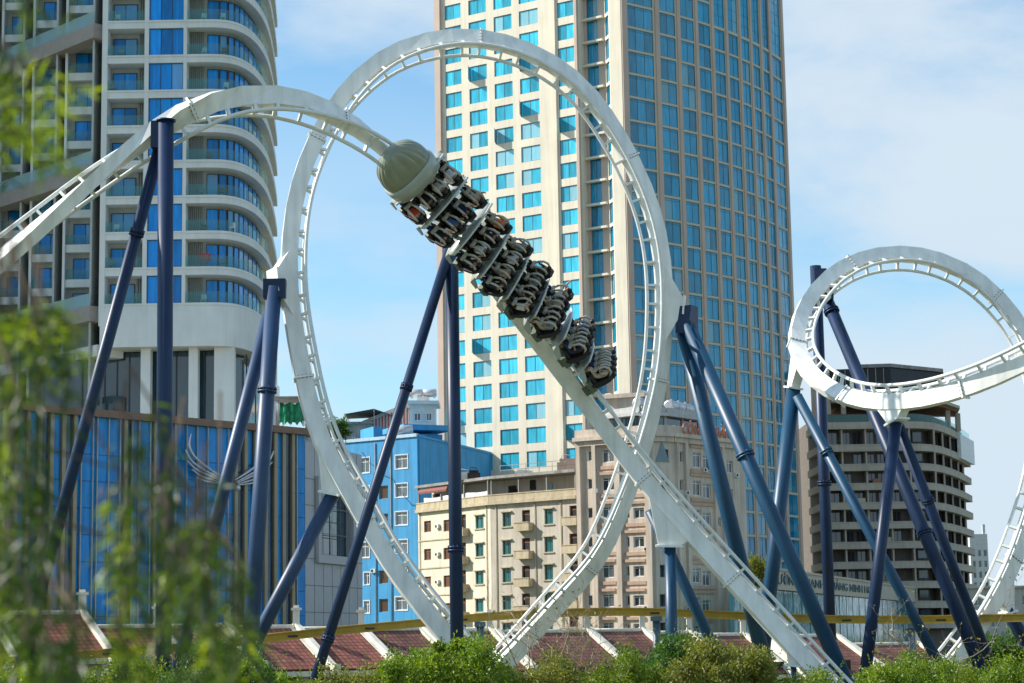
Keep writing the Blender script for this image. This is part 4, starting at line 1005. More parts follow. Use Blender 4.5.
# ---- generic town block ----------------------------------------------------------
M_LBLUE = mat('bright_blue_render', (0.05, 0.325, 0.62), 0.75, var=0.08, scale=0.5, streak=0.25)
M_WFRAME = mat('white_window_frame', (0.75, 0.76, 0.74), 0.5)
M_GGLASS = glassmat('grey_window_glass', (0.10, 0.12, 0.13), 0.08, rnd=0.6, wav=0.01)
M_BRNGLASS = glassmat('brown_open_window', (0.10, 0.055, 0.03), 0.2, rnd=0.3, spec=0.4)
M_GREENF = mat('green_shutter_frame', (0.01, 0.19, 0.16), 0.5)
M_GREENG = glassmat('green_window_glass', (0.006, 0.085, 0.085), 0.1, rnd=0.5, wav=0.01)
M_BRNF = mat('brown_wood_frame', (0.24, 0.085, 0.03), 0.6)
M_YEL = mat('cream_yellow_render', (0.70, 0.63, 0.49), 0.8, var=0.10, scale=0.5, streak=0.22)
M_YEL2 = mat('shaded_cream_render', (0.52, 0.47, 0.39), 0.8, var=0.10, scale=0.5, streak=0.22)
M_OCH = mat('ochre_trim', (0.50, 0.42, 0.28), 0.8, var=0.12, streak=0.25)
M_GREYM = mat('weathered_grey', (0.30, 0.29, 0.27), 0.85, var=0.25, scale=0.7, streak=0.3)
M_DARK = mat('dark_opening', (0.025, 0.022, 0.02), 0.9)
M_RED = mat('red_awning', (0.20, 0.05, 0.04), 0.7)
M_ACW = mat('air_conditioner_white', (0.65, 0.65, 0.62), 0.5)
def rect(p0, d, x0, y0, x1, y1):
    a = hit(x0, (y0+y1)/2, p0, d)[0]; b = hit(x1, (y0+y1)/2, p0, d)[0]; xm = (x0+x1)/2
    return (a, b, hit(xm, y1, p0, d)[1], hit(xm, y0, p0, d)[1])
def ac_unit(parent, o, d, s=0.8):
    d = V(d); inw = V((-d.y, d.x, 0)); mb = MB(); o = V(o)
    mb.obox(o-inw*0.35, d*s, inw*0.32, V((0, 0, s*0.7)))
    c = o - inw*0.352 + d*s*0.36 + V((0, 0, s*0.35)); mb.tube([c, c-inw*0.02], s*0.26, 14, 1)
    mb.build('air_conditioner', [M_ACW, M_DARK], parent)
def blue_house():
    Y0 = 276.0; Cn = P(418, 530, Y0); Cn = V((Cn.x, Cn.y, 0)); dl = -az(-55.5); dr = az(19)
    zt = hit(418, 436.5, Cn, dl)[1]
    uL = hit(343, 500, Cn, dl)[0]; p0 = Cn+dl*uL
    root = thing('blue_building', 'bright blue rendered block with white framed windows behind the left leg of the loop', 'building', (Cn+dl*uL*.5+V((2, 5, 0))))
    cols = [(360, 369.5), (379, 388), (395.5, 407.5)]
    holes, kinds = [], []
    for r_, yc in enumerate((461.8, 490.3, 518.3, 546.5, 575, 603.5)):
        for c, (a, b) in enumerate(cols):
            if c == 1 and r_ == 0: continue
            yy = yc + (3.5 if c == 0 else 2 if c == 1 else 0)
            hgt = 6.6 if c != 0 else (7.5 if r_ < 4 else 6)
            a2, b2 = (a, b) if not (c == 0 and r_ >= 4) else (364, 369.5)
            h = rect(p0, dl, a2, yy-hgt, b2, yy+hgt); holes.append(h); kinds.append(c)
    mb = MB(); wall_grid(mb, p0, dl, -uL, 0, zt, holes, 0.3)
    Lr = hit(498, 470, Cn, dr)[0]; wall_grid(mb, Cn, dr, Lr, 0, zt, [], 0.3)
    il, ir = V((-dl.y, dl.x, 0)), V((-dr.y, dr.x, 0))
    bk = Cn+dr*Lr
    mb.prism([(p.x, p.y) for p in (p0+il*0.35, Cn+il*0.5+V((0, 0, 0)), bk+ir*0.35, bk+ir*12, p0+il*9)], 0, zt-.25)
    mb.build('wall', M_LBLUE, root)
    mb = MB(); mb.obox(p0-il*0.18+V((0, 0, zt)), dl*-uL, il*0.6, V((0, 0, 0.45))); mb.build('parapet', mat('pale_blue_trim', (0.45, 0.6, 0.72), 0.7), root)
    mb = MB(); mb.obox(Cn-ir*0.12+dr*.1+V((0, 0, zt+.002)), dr*Lr, ir*0.5, V((0, 0, 0.35))); mb.build('parapet', M_LBLUE, root)
    for h, k in zip(holes, kinds):
        w_, hh = h[1]-h[0], h[3]-h[2]
        if k == 1: me = window_mesh(w_, hh, 0.09, 1, 1, [M_GREYM, M_BRNGLASS], 'bh1'); put_window(root, p0, dl, h, me, 0.2)
        else:
            me = window_mesh(w_, hh, 0.10, 2, 1, [M_WFRAME, M_GGLASS], 'bh', tr=0.3); put_window(root, p0, dl, h, me, 0.12)
            mb = MB(); f = 0.12
            for (a, b, c_, e_) in ((h[0]-f, h[0], h[2]-f, h[3]+f), (h[1], h[1]+f, h[2]-f, h[3]+f), (h[0], h[1], h[3], h[3]+f), (h[0], h[1], h[2]-f, h[2])):
                mb.obox(p0+dl*a-il*0.06+V((0, 0, c_)), dl*(b-a), il*0.058, V((0, 0, e_-c_)))
            mb.build('window_surround', M_WFRAME, root)
    for (px, py) in ((372, 573), (370.5, 546)):
        uu, zz = hit(px, py, p0, dl); ac_unit(root, p0+dl*uu+V((0, 0, zz)), dl)
    for px in (376, 391.5):
        uu, _ = hit(px, 540, p0, dl); q = p0+dl*uu-il*0.1; mb = MB(); mb.tube([q, q+V((0, 0, zt-.4))], .07, 8); mb.build('drain_pipe', M_GREYM, root)
    mb = MB(); pr = None
    for (px, py) in ((362, 452), (377, 468), (393, 479), (408, 500), (416, 505)):
        uu, zz = hit(px, py, p0, dl); q = p0+dl*uu-il*0.08+V((0, 0, zz))
        if pr is not None: m_ = pr.lerp(q, .5)-V((0, 0, .35)); mb.tube([pr, m_, q], .03, 5)
        pr = q
    mb.build('cable', M_DARK, root)
    # rooftop: blue stair block and canopy, cylindrical tank
    Rb = rect(Cn, dr, 400, 424, 443, 440)
    t0 = P(372, 430, 281); t1 = P(446, 430, 286)
    mb = MB(); a = V((t0.x, t0.y, 0)); b = V((t1.x, t1.y, 0)); dd = (b-a).normalized(); ni = V((-dd.y, dd.x, 0)); L_ = (b-a).length
    z1 = P(420, 424.5, 283).z; z0 = zt
    mb.obox(a+dd*L_*0.02+V((0, 0, z0)), dd*L_*0.12, ni*5, V((0, 0, (z1-z0)*0.85))); mb.obox(a+dd*L_*0.45+V((0, 0, z0)), dd*L_*0.5, ni*6, V((0, 0, (z1-z0)*0.5)))
    mb.build('stair_block', M_LBLUE, root)
    mb = MB(); mb.obox(a+dd*L_*0.38-ni*1.2+V((0, 0, z1-0.75)), dd*L_*0.66, ni*8, V((0, 0, 0.75))); mb.build('roof_canopy', M_LBLUE, root)
    ta, tb = P(393, 432, 279), P(413, 430, 279); ex = (tb-ta).normalized()
    tank = MB(); tank.tube([ta, ta+ex*0.05, tb-ex*0.05, tb], [0.5, 0.78, 0.78, 0.5], 20)
    for q in (ta.lerp(tb, .2), ta.lerp(tb, .8)): tank.obox(q+V((-.1, -.4, -1.2)), (0.2, 0, 0), (0, 0.8, 0), (0, 0, 0.6))
    tk = tank.build('water_tank', M_SILVER); tag(tk, 'shiny steel water tank lying on the roof of the blue building', 'water tank')
blue_house()

def cream_block():
    Y0 = 250.0; K = P(491, 560, Y0); K = V((K.x, K.y, 0)); dl = -az(-36); dr = -az(-50)
    uL = hit(418.5, 560, K, dl)[0]; p0 = K+dl*uL; uR = hit(579, 560, K, dr)[0]
    root = thing('old_hotel', 'cream plastered five storey block with green windows and small balconies', 'building', (K.x, K.y+6, 0))
    zt = hit(491, 505, K, dl)[1]
    il, ir = V((-dl.y, dl.x, 0)), V((-dr.y, dr.x, 0))
    rows = [521.5, 549.5, 577.2, 604.9, 632]
    hl, kl = [], []
    for y in rows:
        for (x0, x1, dy, hh, kd) in ((424, 431, 5, 5.6, 'b'), (443.5, 451, 4, 5.8, 'b'), (461, 466, 3, 10, 'd'), (475.5, 483.5, 0.5, 6.5, 'g')):
            hl.append(rect(p0, dl, x0, y+dy-hh, x1, y+dy+hh)); kl.append(kd)
    hr, kr = [], []
    for y in rows:
        for (x0, x1, dy, hh, kd) in ((502.5, 511, -2, 7, 'g'), (522, 530, -2, 9.5, 'd'), (544.5, 553, -5, 7.5, 'g'), (569.5, 578, -7, 9, 'd')):
            h = rect(K, dr, x0, y+dy-hh, x1, y+dy+hh); hr.append((h[0], min(h[1], uR-.1), h[2], h[3])); kr.append(kd)
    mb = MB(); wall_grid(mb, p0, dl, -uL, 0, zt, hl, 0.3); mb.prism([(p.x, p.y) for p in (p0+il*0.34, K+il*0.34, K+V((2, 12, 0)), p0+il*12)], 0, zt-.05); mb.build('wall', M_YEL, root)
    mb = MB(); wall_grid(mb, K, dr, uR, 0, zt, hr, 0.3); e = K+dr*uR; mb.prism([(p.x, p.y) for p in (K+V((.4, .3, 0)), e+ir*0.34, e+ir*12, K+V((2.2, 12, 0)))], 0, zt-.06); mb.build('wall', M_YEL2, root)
    for P0, D, I, H_, KD in ((p0, dl, il, hl, kl), (K, dr, ir, hr, kr)):
        for h, kd in zip(H_, KD):
            w_, hh = h[1]-h[0], h[3]-h[2]
            ms = {'b': [M_BRNF, M_BRNGLASS], 'd': [M_BRNF, M_DARK], 'g': [M_GREENF, M_GREENG]}[kd]
            put_window(root, P0, D, h, window_mesh(w_, hh, 0.10, 1 if kd == 'd' else 2, 1, ms, kd, tr=0.25), 0.18, 'door' if kd == 'd' else 'window')
            if kd == 'g':
                mb = MB(); mb.obox(P0+D*(h[0]-.22)-I*0.28+V((0, 0, h[3]+.03)), D*(w_+.44), I*0.276, V((0, 0, 0.14))); mb.obox(P0+D*(h[0]-.2)-I*0.14+V((0, 0, h[2]-.15)), D*(w_+.4), I*0.136, V((0, 0, 0.13))); mb.build('window_trim', M_OCH, root)
            if kd == 'd':
                bw = 0.75 if P0 is K else 0.95
                mb = MB(); o = P0+D*(h[0]-bw*0.7)-I*0.95+V((0, 0, h[2]-.25)); L_ = w_+bw*1.4
                mb.obox(o, D*L_, I*0.946, V((0, 0, 0.22)))
                mb.obox(o+V((0, 0, 0.223)), D*L_, I*0.09, V((0, 0, 0.75))); mb.obox(o+I*0.093+V((0, 0, 0.223)), D*0.09, I*0.85, V((0, 0, 0.748))); mb.obox(o+D*(L_-.09)+I*0.093+V((0, 0, 0.223)), D*0.09, I*0.85, V((0, 0, 0.748)))
                mb.obox(o-I*0.06-D*.06+V((0, 0, 0.975)), D*(L_+.12), I*0.2, V((0, 0, 0.1)))
                mb.build('balcony', M_OCH, root)
    for y in rows:
        for px in (437, 456):
            uu, zz = hit(px, y+7, p0, dl); ac_unit(root, p0+dl*uu+V((0, 0, zz)), dl, 0.75)
    for P0, D, I, pxs_ in ((p0, dl, il, (420.5, 459, 487.5)), (K, dr, ir, (497, 536, 562))):
        for px in pxs_:
            uu, _ = hit(px, 560, P0, D); q = P0+D*uu-I*0.1; mb = MB(); mb.tube([q, q+V((0, 0, zt-.05))], .06, 8); mb.build('drain_pipe', M_OCH, root)
    # string courses on the left part
    mb = MB()
    for y in (540, 568, 595.5, 623):
        uu, zz = hit(440, y, p0, dl); mb.obox(p0-il*0.1+V((0, 0, zz)), dl*(hit(459, y, p0, dl)[0]), il*0.096, V((0, 0, 0.16)))
    mb.build_each('string_course', M_OCH, root)
    # terrace parapet and open top storey under a thin roof
    for P0, D, I, L_, nm in ((p0, dl, il, -uL, M_OCH), (K, dr, ir, uR, M_OCH)):
        mb = MB(); mb.obox(P0-I*0.45-D*0.1+V((0, 0, zt)), D*(L_+.1), I*1.0, V((0, 0, 0.4))); mb.obox(P0-I*0.30+V((0, 0, zt+.4)), D*L_, I*0.2, V((0, 0, 0.75))); mb.obox(P0-I*0.36+V((0, 0, zt+1.15)), D*L_, I*0.3, V((0, 0, 0.12)))
        mb.build('terrace_parapet', nm, root)
    zr = hit(500, 478.5, K, dr)[1]
    mb = MB(); mb.prism([(p.x, p.y) for p in (p0+il*2.2, K+V((.6, 2.2, 0)), e+ir*2.2, e+ir*11, p0+il*11)], zt, zr-.05); mb.build('attic_wall', M_YEL2, root)
    mb = MB(); mb.prism([(p.x, p.y) for p in (p0-il*0.5, K+V((0, -.6, 0)), e-ir*0.5, e+ir*12, p0+il*12)], zr, zr+0.35); mb.build('roof', M_GREYM, root)
    mb = MB()
    for q, D, I, L_ in ((p0, dl, il, -uL), (K, dr, ir, uR)):
        for t in (0.02, 0.34, 0.66, 0.98):
            mb.obox(q+D*(L_*t)-I*0.2+V((0, 0, zt+1.2)), D*0.16, I*0.16, V((0, 0, zr-zt-1.2)))
    mb.build_each('terrace_post', M_GREYM, root)
    for (x0, y0, x1, y1, m) in ((500, 486, 517, 499, M_DARK), (513, 489, 520, 498, M_DARK), (546, 484, 553, 496, M_GREENG), (433, 494, 440, 497, M_DARK), (530, 480, 536, 490, M_DARK)):
        pa = K+ir*2.15 if x0 > 491 else p0+il*2.15; D = dr if x0 > 491 else dl
        h = rect(pa, D, x0, y0, x1, y1); mb = MB(); mb.obox(pa+D*h[0]-ir*0.06+V((0, 0, h[2])), D*(h[1]-h[0]), ir*0.056, V((0, 0, h[3]-h[2]))); mb.build('attic_window', m, root)
    h = rect(p0, dl, 421, 488, 449, 491); mb = MB(); o = p0-il*0.25
    mb.poly([o+dl*h[0]+V((0, 0, h[3])), o+dl*h[0]-il*0.2+V((0, 0, h[2])), o+dl*h[1]-il*0.2+V((0, 0, h[2])), o+dl*h[1]+V((0, 0, h[3]))])
    mb.obox(o+dl*h[0]-il*.22+V((0, 0, h[2]-.25)), dl*(h[1]-h[0]), il*0.03, V((0, 0, 0.25))); mb.build('awning', M_RED, root)
    # washing on the terrace line
    h = rect(p0, dl, 424, 494, 489, 503); mb = MB(); n = 26
    rings = [[p0-il*(0.02+0.05*math.sin(k*1.9))+dl*(h[0]+(h[1]-h[0])*k/n)+V((0, 0, h[3]-(0.14*math.sin(math.pi*(k % 9)/9)))), p0-il*(0.06*math.sin(k*2.3))+dl*(h[0]+(h[1]-h[0])*k/n)+V((0, 0, h[2]+0.25*((k*7) % 3)/3+.2))] for k in range(n+1)]
    for a_, b_ in zip(rings, rings[1:]): mb.quad(a_[1], b_[1], b_[0], a_[0])
    ws = mb.build('laundry', mat('white_laundry', (0.75, 0.75, 0.74), 0.9)); sm_ = ws.modifiers.new('thick', 'SOLIDIFY'); sm_.thickness = 0.02
    tag(ws, 'white sheets hung to dry along the terrace of the cream block', 'laundry')
    # clutter on the roof: rails, tanks, planks
    r = random.Random(5); zz = zr+0.35
    rail = MB(); 
    for t in (0.1, 0.25, 0.4, 0.55, 0.7, 0.85, 0.98):
        q = K+dr*uR*t+ir*0.4; rail.tube([q+V((0, 0, zz)), q+V((0, 0, zz+1.3))], 0.04, 6)
    for hh in (0.65, 1.25): rail.tube([K+dr*uR*0.1+ir*0.4+V((0, 0, zz+hh)), K+dr*uR*0.98+ir*0.4+V((0, 0, zz+hh))], 0.03, 6)
    rail.build('roof_railing', M_GREYM, root)
    for (px, wd, hh, m, lb) in ((457, 2.0, 1.0, M_ACW, 'white box unit beside the dark bundles on the cream block roof'), (466, 1.6, 1.1, M_DARK, 'dark bundle of furniture stacked on the roof edge of the cream block'), (560, 2.6, 1.5, M_PINK, 'pinkish heap under a cover at the right end of the cream block roof'), (516, 2.2, 0.6, M_ACW, 'low pale box in the middle of the cream block roof')):
        uu = hit(px, 474, K, dr)[0]; q = K+dr*uu+ir*1.5
        mb = MB(); pts = [(q.x-wd/2, q.y-.6), (q.x+wd/2, q.y-.9), (q.x+wd/2, q.y+.8), (q.x-wd/2, q.y+.8)]
        mb.prism(pts, zz+.002, zz+hh*0.7); mb.prism([(q.x+(a-q.x)*.75, q.y+(b-q.y)*.75) for a, b in pts], zz+hh*.7+.002, zz+hh)
        mb.tube([V((q.x-wd*.3, q.y-.5, zz+hh)), V((q.x-wd*.2, q.y-.5, zz+hh*1.35)), V((q.x+wd*.3, q.y-.5, zz+hh*1.2))], 0.05, 6)
        tag(mb.build('roof_clutter', m), lb, 'rooftop clutter')
cream_block()

M_BEI = mat('beige_render', (0.62, 0.52, 0.42), 0.8, var=0.1, scale=0.4, streak=0.28)
M_BEI2 = mat('salmon_band', (0.52, 0.35, 0.25), 0.8, var=0.08, streak=0.15)
M_SIGN = mat('orange_red_letters', (0.55, 0.12, 0.03), 0.5)
def text_mesh(body, size, m, extrude=0.04, name='lettering', cx=1.0, spacing=1.0):
    cu = bpy.data.curves.new('lettering', 'FONT'); cu.body = body; cu.size = size; cu.extrude = extrude; cu.resolution_u = 2; cu.space_character = spacing
    o = bpy.data.objects.new('lettering', cu); COL.objects.link(o); bpy.context.view_layer.update()
    me = bpy.data.meshes.new_from_object(o.evaluated_get(bpy.context.evaluated_depsgraph_get())); bpy.data.objects.remove(o); bpy.data.curves.remove(cu)
    me.materials.clear(); me.materials.append(m)
    return me
def put_text(me, parent, origin, d, width, height, name='lettering'):
    """lettering on a wall that runs along d: glyph x along d, glyph y up, facing outwards"""
    xs = [v.co.x for v in me.vertices]; ys = [v.co.y for v in me.vertices]; x0, x1, y0, y1 = min(xs), max(xs), min(ys), max(ys)
    sx, sy = width/(x1-x0), height/(y1-y0)
    for v in me.vertices: v.co = V(((v.co.x-x0)*sx, (v.co.y-y0)*sy, v.co.z))
    d = V(d); out = V((d.y, -d.x, 0)); o = V(origin)
    M = Matrix(((d.x, 0, out.x, o.x), (d.y, 0, out.y, o.y), (0, 1, 0, o.z), (0, 0, 0, 1)))
    return link(name, me, parent, M)
def beige_block():
    Y0 = 233.0; K = P(656, 560, Y0); K = V((K.x, K.y, 0))
    dl = -az(-58); dr = az(40)
    dc = -az(-85)
    uL = hit(578.5, 560, K, dl)[0]; p0 = K+dl*uL; il = V((-dl.y, dl.x, 0))
    # chamfered corner bay between the faces
    Lc = hit(672, 560, K, dc)[0] if False else 2.0
    C2 = K+az(62)*hit(676, 560, K, az(62))[0]; dcn = (C2-K).normalized(); Lc = (C2-K).length; ic = V((-dcn.y, dcn.x, 0))
    uR = hit(748, 560, C2, dr)[0]; e = C2+dr*uR; ir = V((-dr.y, dr.x, 0))
    root = thing('beige_hotel', 'beige and salmon block with roof letters behind the foot of the loop', 'building', (K.x+4, K.y+8, 0))
    zt = hit(656, 436, K, dl)[1]
    rows = [455.8, 484, 513.0, 542, 571.3, 600.6, 629]
    hl = []
    for y in rows:
        for x0, x1, hh in ((587, 592.5, 5.2), (602, 614, 6.5), (626, 629.5, 5.0), (633.5, 644, 5.3)):
            hl.append(rect(p0, dl, x0, y-hh, x1, y+hh))
    hc = []; hr = []
    for i, y in enumerate(rows):
        hc.append(rect(K, dcn, 660, y-6.5, 668.5, y+6.0))
    for y in rows:
        for x0, x1, dy, hh in ((680, 683.5, 1, 5.5), (693, 701, 4, 7.5), (703, 711, 7, 7.5), (718, 721, 9, 4.5), (727, 733, 11, 6)):
            hr.append(rect(C2, dr, x0, y+dy-hh, x1, y+dy+hh))
    mb = MB(); wall_grid(mb, p0, dl, -uL, 0, zt, hl, 0.3); wall_grid(mb, K, dcn, Lc, 0, zt, hc, 1.0); wall_grid(mb, C2, dr, uR, 0, zt, hr, 0.3)
    mb.prism([(p.x, p.y) for p in (p0+il*0.33, K+il*1.02+dl*-.6, K+ic*1.03+V((0, 0, 0)), C2+ic*1.03, C2+ir*0.33+dr*.5, e+ir*0.33, e+ir*14, p0+il*14)], 0, zt-.1)
    mb.quad(p0+il*14, p0, p0+V((0, 0, zt)), p0+il*14+V((0, 0, zt)))
    mb.build('wall', M_BEI, root)
    for P0, D, I, H_ in ((p0, dl, il, hl), (K, dcn, ic, hc), (C2, dr, ir, hr)):
        for h in H_:
            w_, hh = h[1]-h[0], h[3]-h[2]
            if H_ is hc: put_window(root, P0, D, h, window_mesh(w_, hh, 0.1, 2, 1, [M_GREYM, M_DGLASS], 'bc'), 0.9)
            else: put_window(root, P0, D, h, window_mesh(w_, hh, 0.09, 2 if w_ > 1 else 1, 1, [M_WFRAME, M_GGLASS], 'bb', tr=0.0 if w_ < 1 else 0.22), 0.2)
    # salmon bands under the windows and fluted piers
    mb = MB()
    for y in rows:
        for (a, b) in ((600.5, 616), (624.5, 646)):
            uu, z0 = hit((a+b)/2, y-9.2, p0, dl); mb.obox(p0+dl*hit(a, y, p0, dl)[0]-il*0.2+V((0, 0, z0)), dl*(hit(b, y, p0, dl)[0]-hit(a, y, p0, dl)[0]), il*0.196, V((0, 0, 0.34)))
            uu, z0 = hit((a+b)/2, y+13.5, p0, dl); mb.obox(p0+dl*hit(a, y, p0, dl)[0]-il*0.12+V((0, 0, z0)), dl*(hit(b, y, p0, dl)[0]-hit(a, y, p0, dl)[0]), il*0.116, V((0, 0, 0.42)))
        ua, ub = hit(690, y, C2, dr)[0], hit(714, y, C2, dr)[0]
        for dy, hh in ((-7, 0.35), (18, 0.45)):
            z0 = hit(702, y+dy, C2, dr)[1]; mb.obox(C2+dr*ua-ir*0.16+V((0, 0, z0)), dr*(ub-ua), ir*0.156, V((0, 0, hh)))
    mb.build_each('salmon_band', M_BEI2, root)
    mb = MB()
    for (a, b) in ((579, 583), (595, 598.5), (617.5, 622.5), (647.5, 653)):
        ua, ub = hit(a, 540, p0, dl)[0], hit(b, 540, p0, dl)[0]; mb.obox(p0+dl*ua-il*0.4, dl*(ub-ua), il*0.395, V((0, 0, zt-.6)))
    for (a, b) in ((677.5, 679), (686, 689), (714.5, 716.5), (723, 725)):
        ua, ub = hit(a, 540, C2, dr)[0], hit(b, 540, C2, dr)[0]; mb.obox(C2+dr*ua-ir*0.35, dr*(ub-ua), ir*0.345, V((0, 0, zt-.6)))
    mb.build_each('pier', M_BEI, root)
    rc = random.Random(4)
    for h in rc.sample(hl, 7)+rc.sample(hr, 6):
        P0, D, I = (p0, dl, il) if h in hl else (C2, dr, ir)
        ac_unit(root, P0+D*(h[1]+.12)-I*0.01+V((0, 0, h[2]-.5)), D, .7)
    # cornice, gable triangle, sign
    mb = MB()
    for P0, D, I, L_ in ((p0, dl, il, -uL), (K, dcn, ic, Lc), (C2, dr, ir, uR)):
        mb.obox(P0-I*0.65-D*.15+V((0, 0, zt)), D*(L_+.3), I*1.6, V((0, 0, 0.45))); mb.obox(P0-I*0.35+V((0, 0, zt-.6)), D*L_, I*0.33, V((0, 0, 0.597)))
        mb.obox(P0-I*0.30+V((0, 0, zt+.45)), D*L_, I*0.3, V((0, 0, 0.9)))
    mb.build('cornice', M_BEI, root)
    tA, tB, tC = rect(K, dcn, 655, 441, 669, 462), None, None
    mb = MB(); f = K-ic*0.06
    a, b, c_ = f+dcn*tA[0]+V((0, 0, tA[2])), f+dcn*tA[1]+V((0, 0, tA[2])), f+dcn*(tA[0]+tA[1])*.5+V((0, 0, tA[3])); bk = ic*0.056
    mb.ring_sweep([[a, b, c_], [a+bk, b+bk, c_+bk]], 0, False); mb.build('triangle_window', M_DGLASS, root)
    uS0, zS0 = hit(679.5, 441, C2, dr); uS1, zS1 = hit(727, 446, C2, dr); 
    put_text(text_mesh('CÔNG ĐOÀN', 1.0, M_SIGN), root, C2+dr*uS0-ir*0.5+V((0, 0, zt+.48)), dr, uS1-uS0, 1.7)
    # set-back top storey with ribbon windows, lift house, water tanks
    s0 = p0+dl*2.0+il*2.5; s1 = K+ic*2.5; s2 = C2+ic*2.2+dr*.6; s3 = e+ir*2.5-dr*6
    z2 = zt+.45; z3 = hit(640, 411, K, dl)[1]
    mb = MB(); 
    plan = [s0, s1, s2, s3, s3+ir*9, s0+il*9]; mb.prism([(p.x, p.y) for p in plan], z2, z3-.4); mb.build('penthouse_glass', M_DGLASS, root)
    mb = MB()
    for a, b in ((s0, s1), (s1, s2), (s2, s3)):
        n = max(1, int((b-a).length/3)); D = (b-a).normalized(); I = V((-D.y, D.x, 0))
        mb.obox(a-I*.1+V((0, 0, z2)), b-a, I*.096, V((0, 0, 0.7)))
        for k in range(n+1): mb.obox(a.lerp(b, k/n)-I*0.15-D*.18+V((0, 0, z2)), D*0.36, I*0.147, V((0, 0, z3-z2-.4)))
        mb.obox(a-I*0.9-D*.3+V((0, 0, z3-.4)), (b-a)+D*.6, I*3.0, V((0, 0, 0.4)))
        mb.obox(a-I*0.3+V((0, 0, z3)), (b-a), I*0.25, V((0, 0, 0.7)))
    mb.build('penthouse_frame', mat('pale_grey_render', (0.5, 0.5, 0.48), 0.8, var=0.1, streak=0.2), root)
    a, b = P(605, 405, 243), P(640, 405, 241); zl = P(620, 394, 242).z
    mb = MB(); mb.prism([(a.x, a.y), (b.x, b.y), (b.x+3, b.y+8), (a.x+3, a.y+8)], z3-.2, zl-.5); mb.prism([(a.x-.5, a.y-.5), (b.x+.5, b.y-.5), (b.x+3.5, b.y+8.5), (a.x+2.5, a.y+8.5)], zl-.5, zl); mb.build('lift_house', M_BEI, root)
    for k, px in enumerate((641, 648, 672, 679, 686)):
        q = P(px, 402, 238+k*1.6); mb = MB()
        z = z3+.3
        ax = V((.5, .86, 0)); c0 = V((q.x, q.y, z+1.05)); mb.tube([c0-ax*1.1, c0-ax*1.0, c0+ax*1.0, c0+ax*1.1], [0.5, 0.68, 0.68, 0.5], 18)
        for s_ in (-.6, .6): mb.obox(c0+ax*s_+V((-.5, -.1, -1.35)), (1.0, 0, 0), (0, 0.2, 0), (0, 0, 0.75), 1)
        mb.tube([c0+V((0, 0, 0.6)), c0+V((0, 0, 0.85))], 0.22, 10, 1)
        lab = ['steel tank left of the loop leg on the beige block', 'steel tank tucked beside the loop leg on the beige block', 'first steel tank right of the loop leg on the beige block', 'middle steel tank of the three right of the loop leg', 'steel tank at the right end of the row on the beige block'][k]
        tag(mb.build('water_tank', [M_SILVER, M_GREYM]), lab, 'water tank', 'steel water tanks on the beige block')
beige_block()

# ---- long curved hotel podium with its name -------------------------------------
M_TANF = mat('tan_fascia', (0.54, 0.46, 0.36), 0.8, var=0.06, streak=0.12)
M_TEALG = glassmat('teal_podium_glass', (0.012, 0.23, 0.26), 0.06, rnd=0.4, wav=0.05, spec=0.6)
M_LETT = mat('dark_teal_letters', (0.015, 0.09, 0.10), 0.5)
def podium():
    d = az(19); p = P(738, 570, 207); p0 = V((p.x, p.y, 0)); inw = V((-d.y, d.x, 0))
    L_ = hit(926, 598, p0, d)[0]; zt = hit(805, 574, p0, d)[1]; zb = hit(805, 592, p0, d)[1]
    root = thing('hotel_podium', 'long tan podium with teal glass and dark hotel lettering under the blue supports', 'building', p0+d*L_*.4)
    mb = MB(); mb.prism([(q.x, q.y) for q in (p0+inw*.6, p0+d*L_+inw*.6, p0+d*L_+inw*9.5, p0+inw*1.0)], 0, zb); mb.build('glass_wall', M_TEALG, root)
    mb = MB(); k = 0
    u = 0.0
    while u < L_: mb.obox(p0+d*u+inw*0.56, d*0.14, inw*0.036, V((0, 0, zb))); u += 5.2
    for z in (2.2, zb*0.62): mb.obox(p0+inw*0.55+V((0, 0, z)), d*L_, inw*0.046, V((0, 0, 0.12)))
    mb.build('mullion', M_GREYM, root)
    mb = MB(); mb.prism([(q.x, q.y) for q in (p0, p0+d*L_, p0+d*L_+inw*10, p0+inw*1.2)], zb, zt); mb.obox(p0-inw*0.15+V((0, 0, zt)), d*L_, inw*.5, V((0, 0, 0.25))); mb.build('fascia', M_TANF, root)
    u0, u1 = hit(771, 580, p0, d)[0], hit(879, 596, p0, d)[0]
    me = text_mesh('MƯỜNG THANH QUẢNG NINH HOTEL', 1.0, M_LETT)
    put_text(me, root, p0+d*u0-inw*0.09+V((0, 0, zb+(zt-zb)*0.2)), d, u1-u0, (zt-zb)*0.72)
    for px in (912, 924):
        uu = hit(px, 615, p0, d)[0]
    q = P(884, 630, 300)
podium()

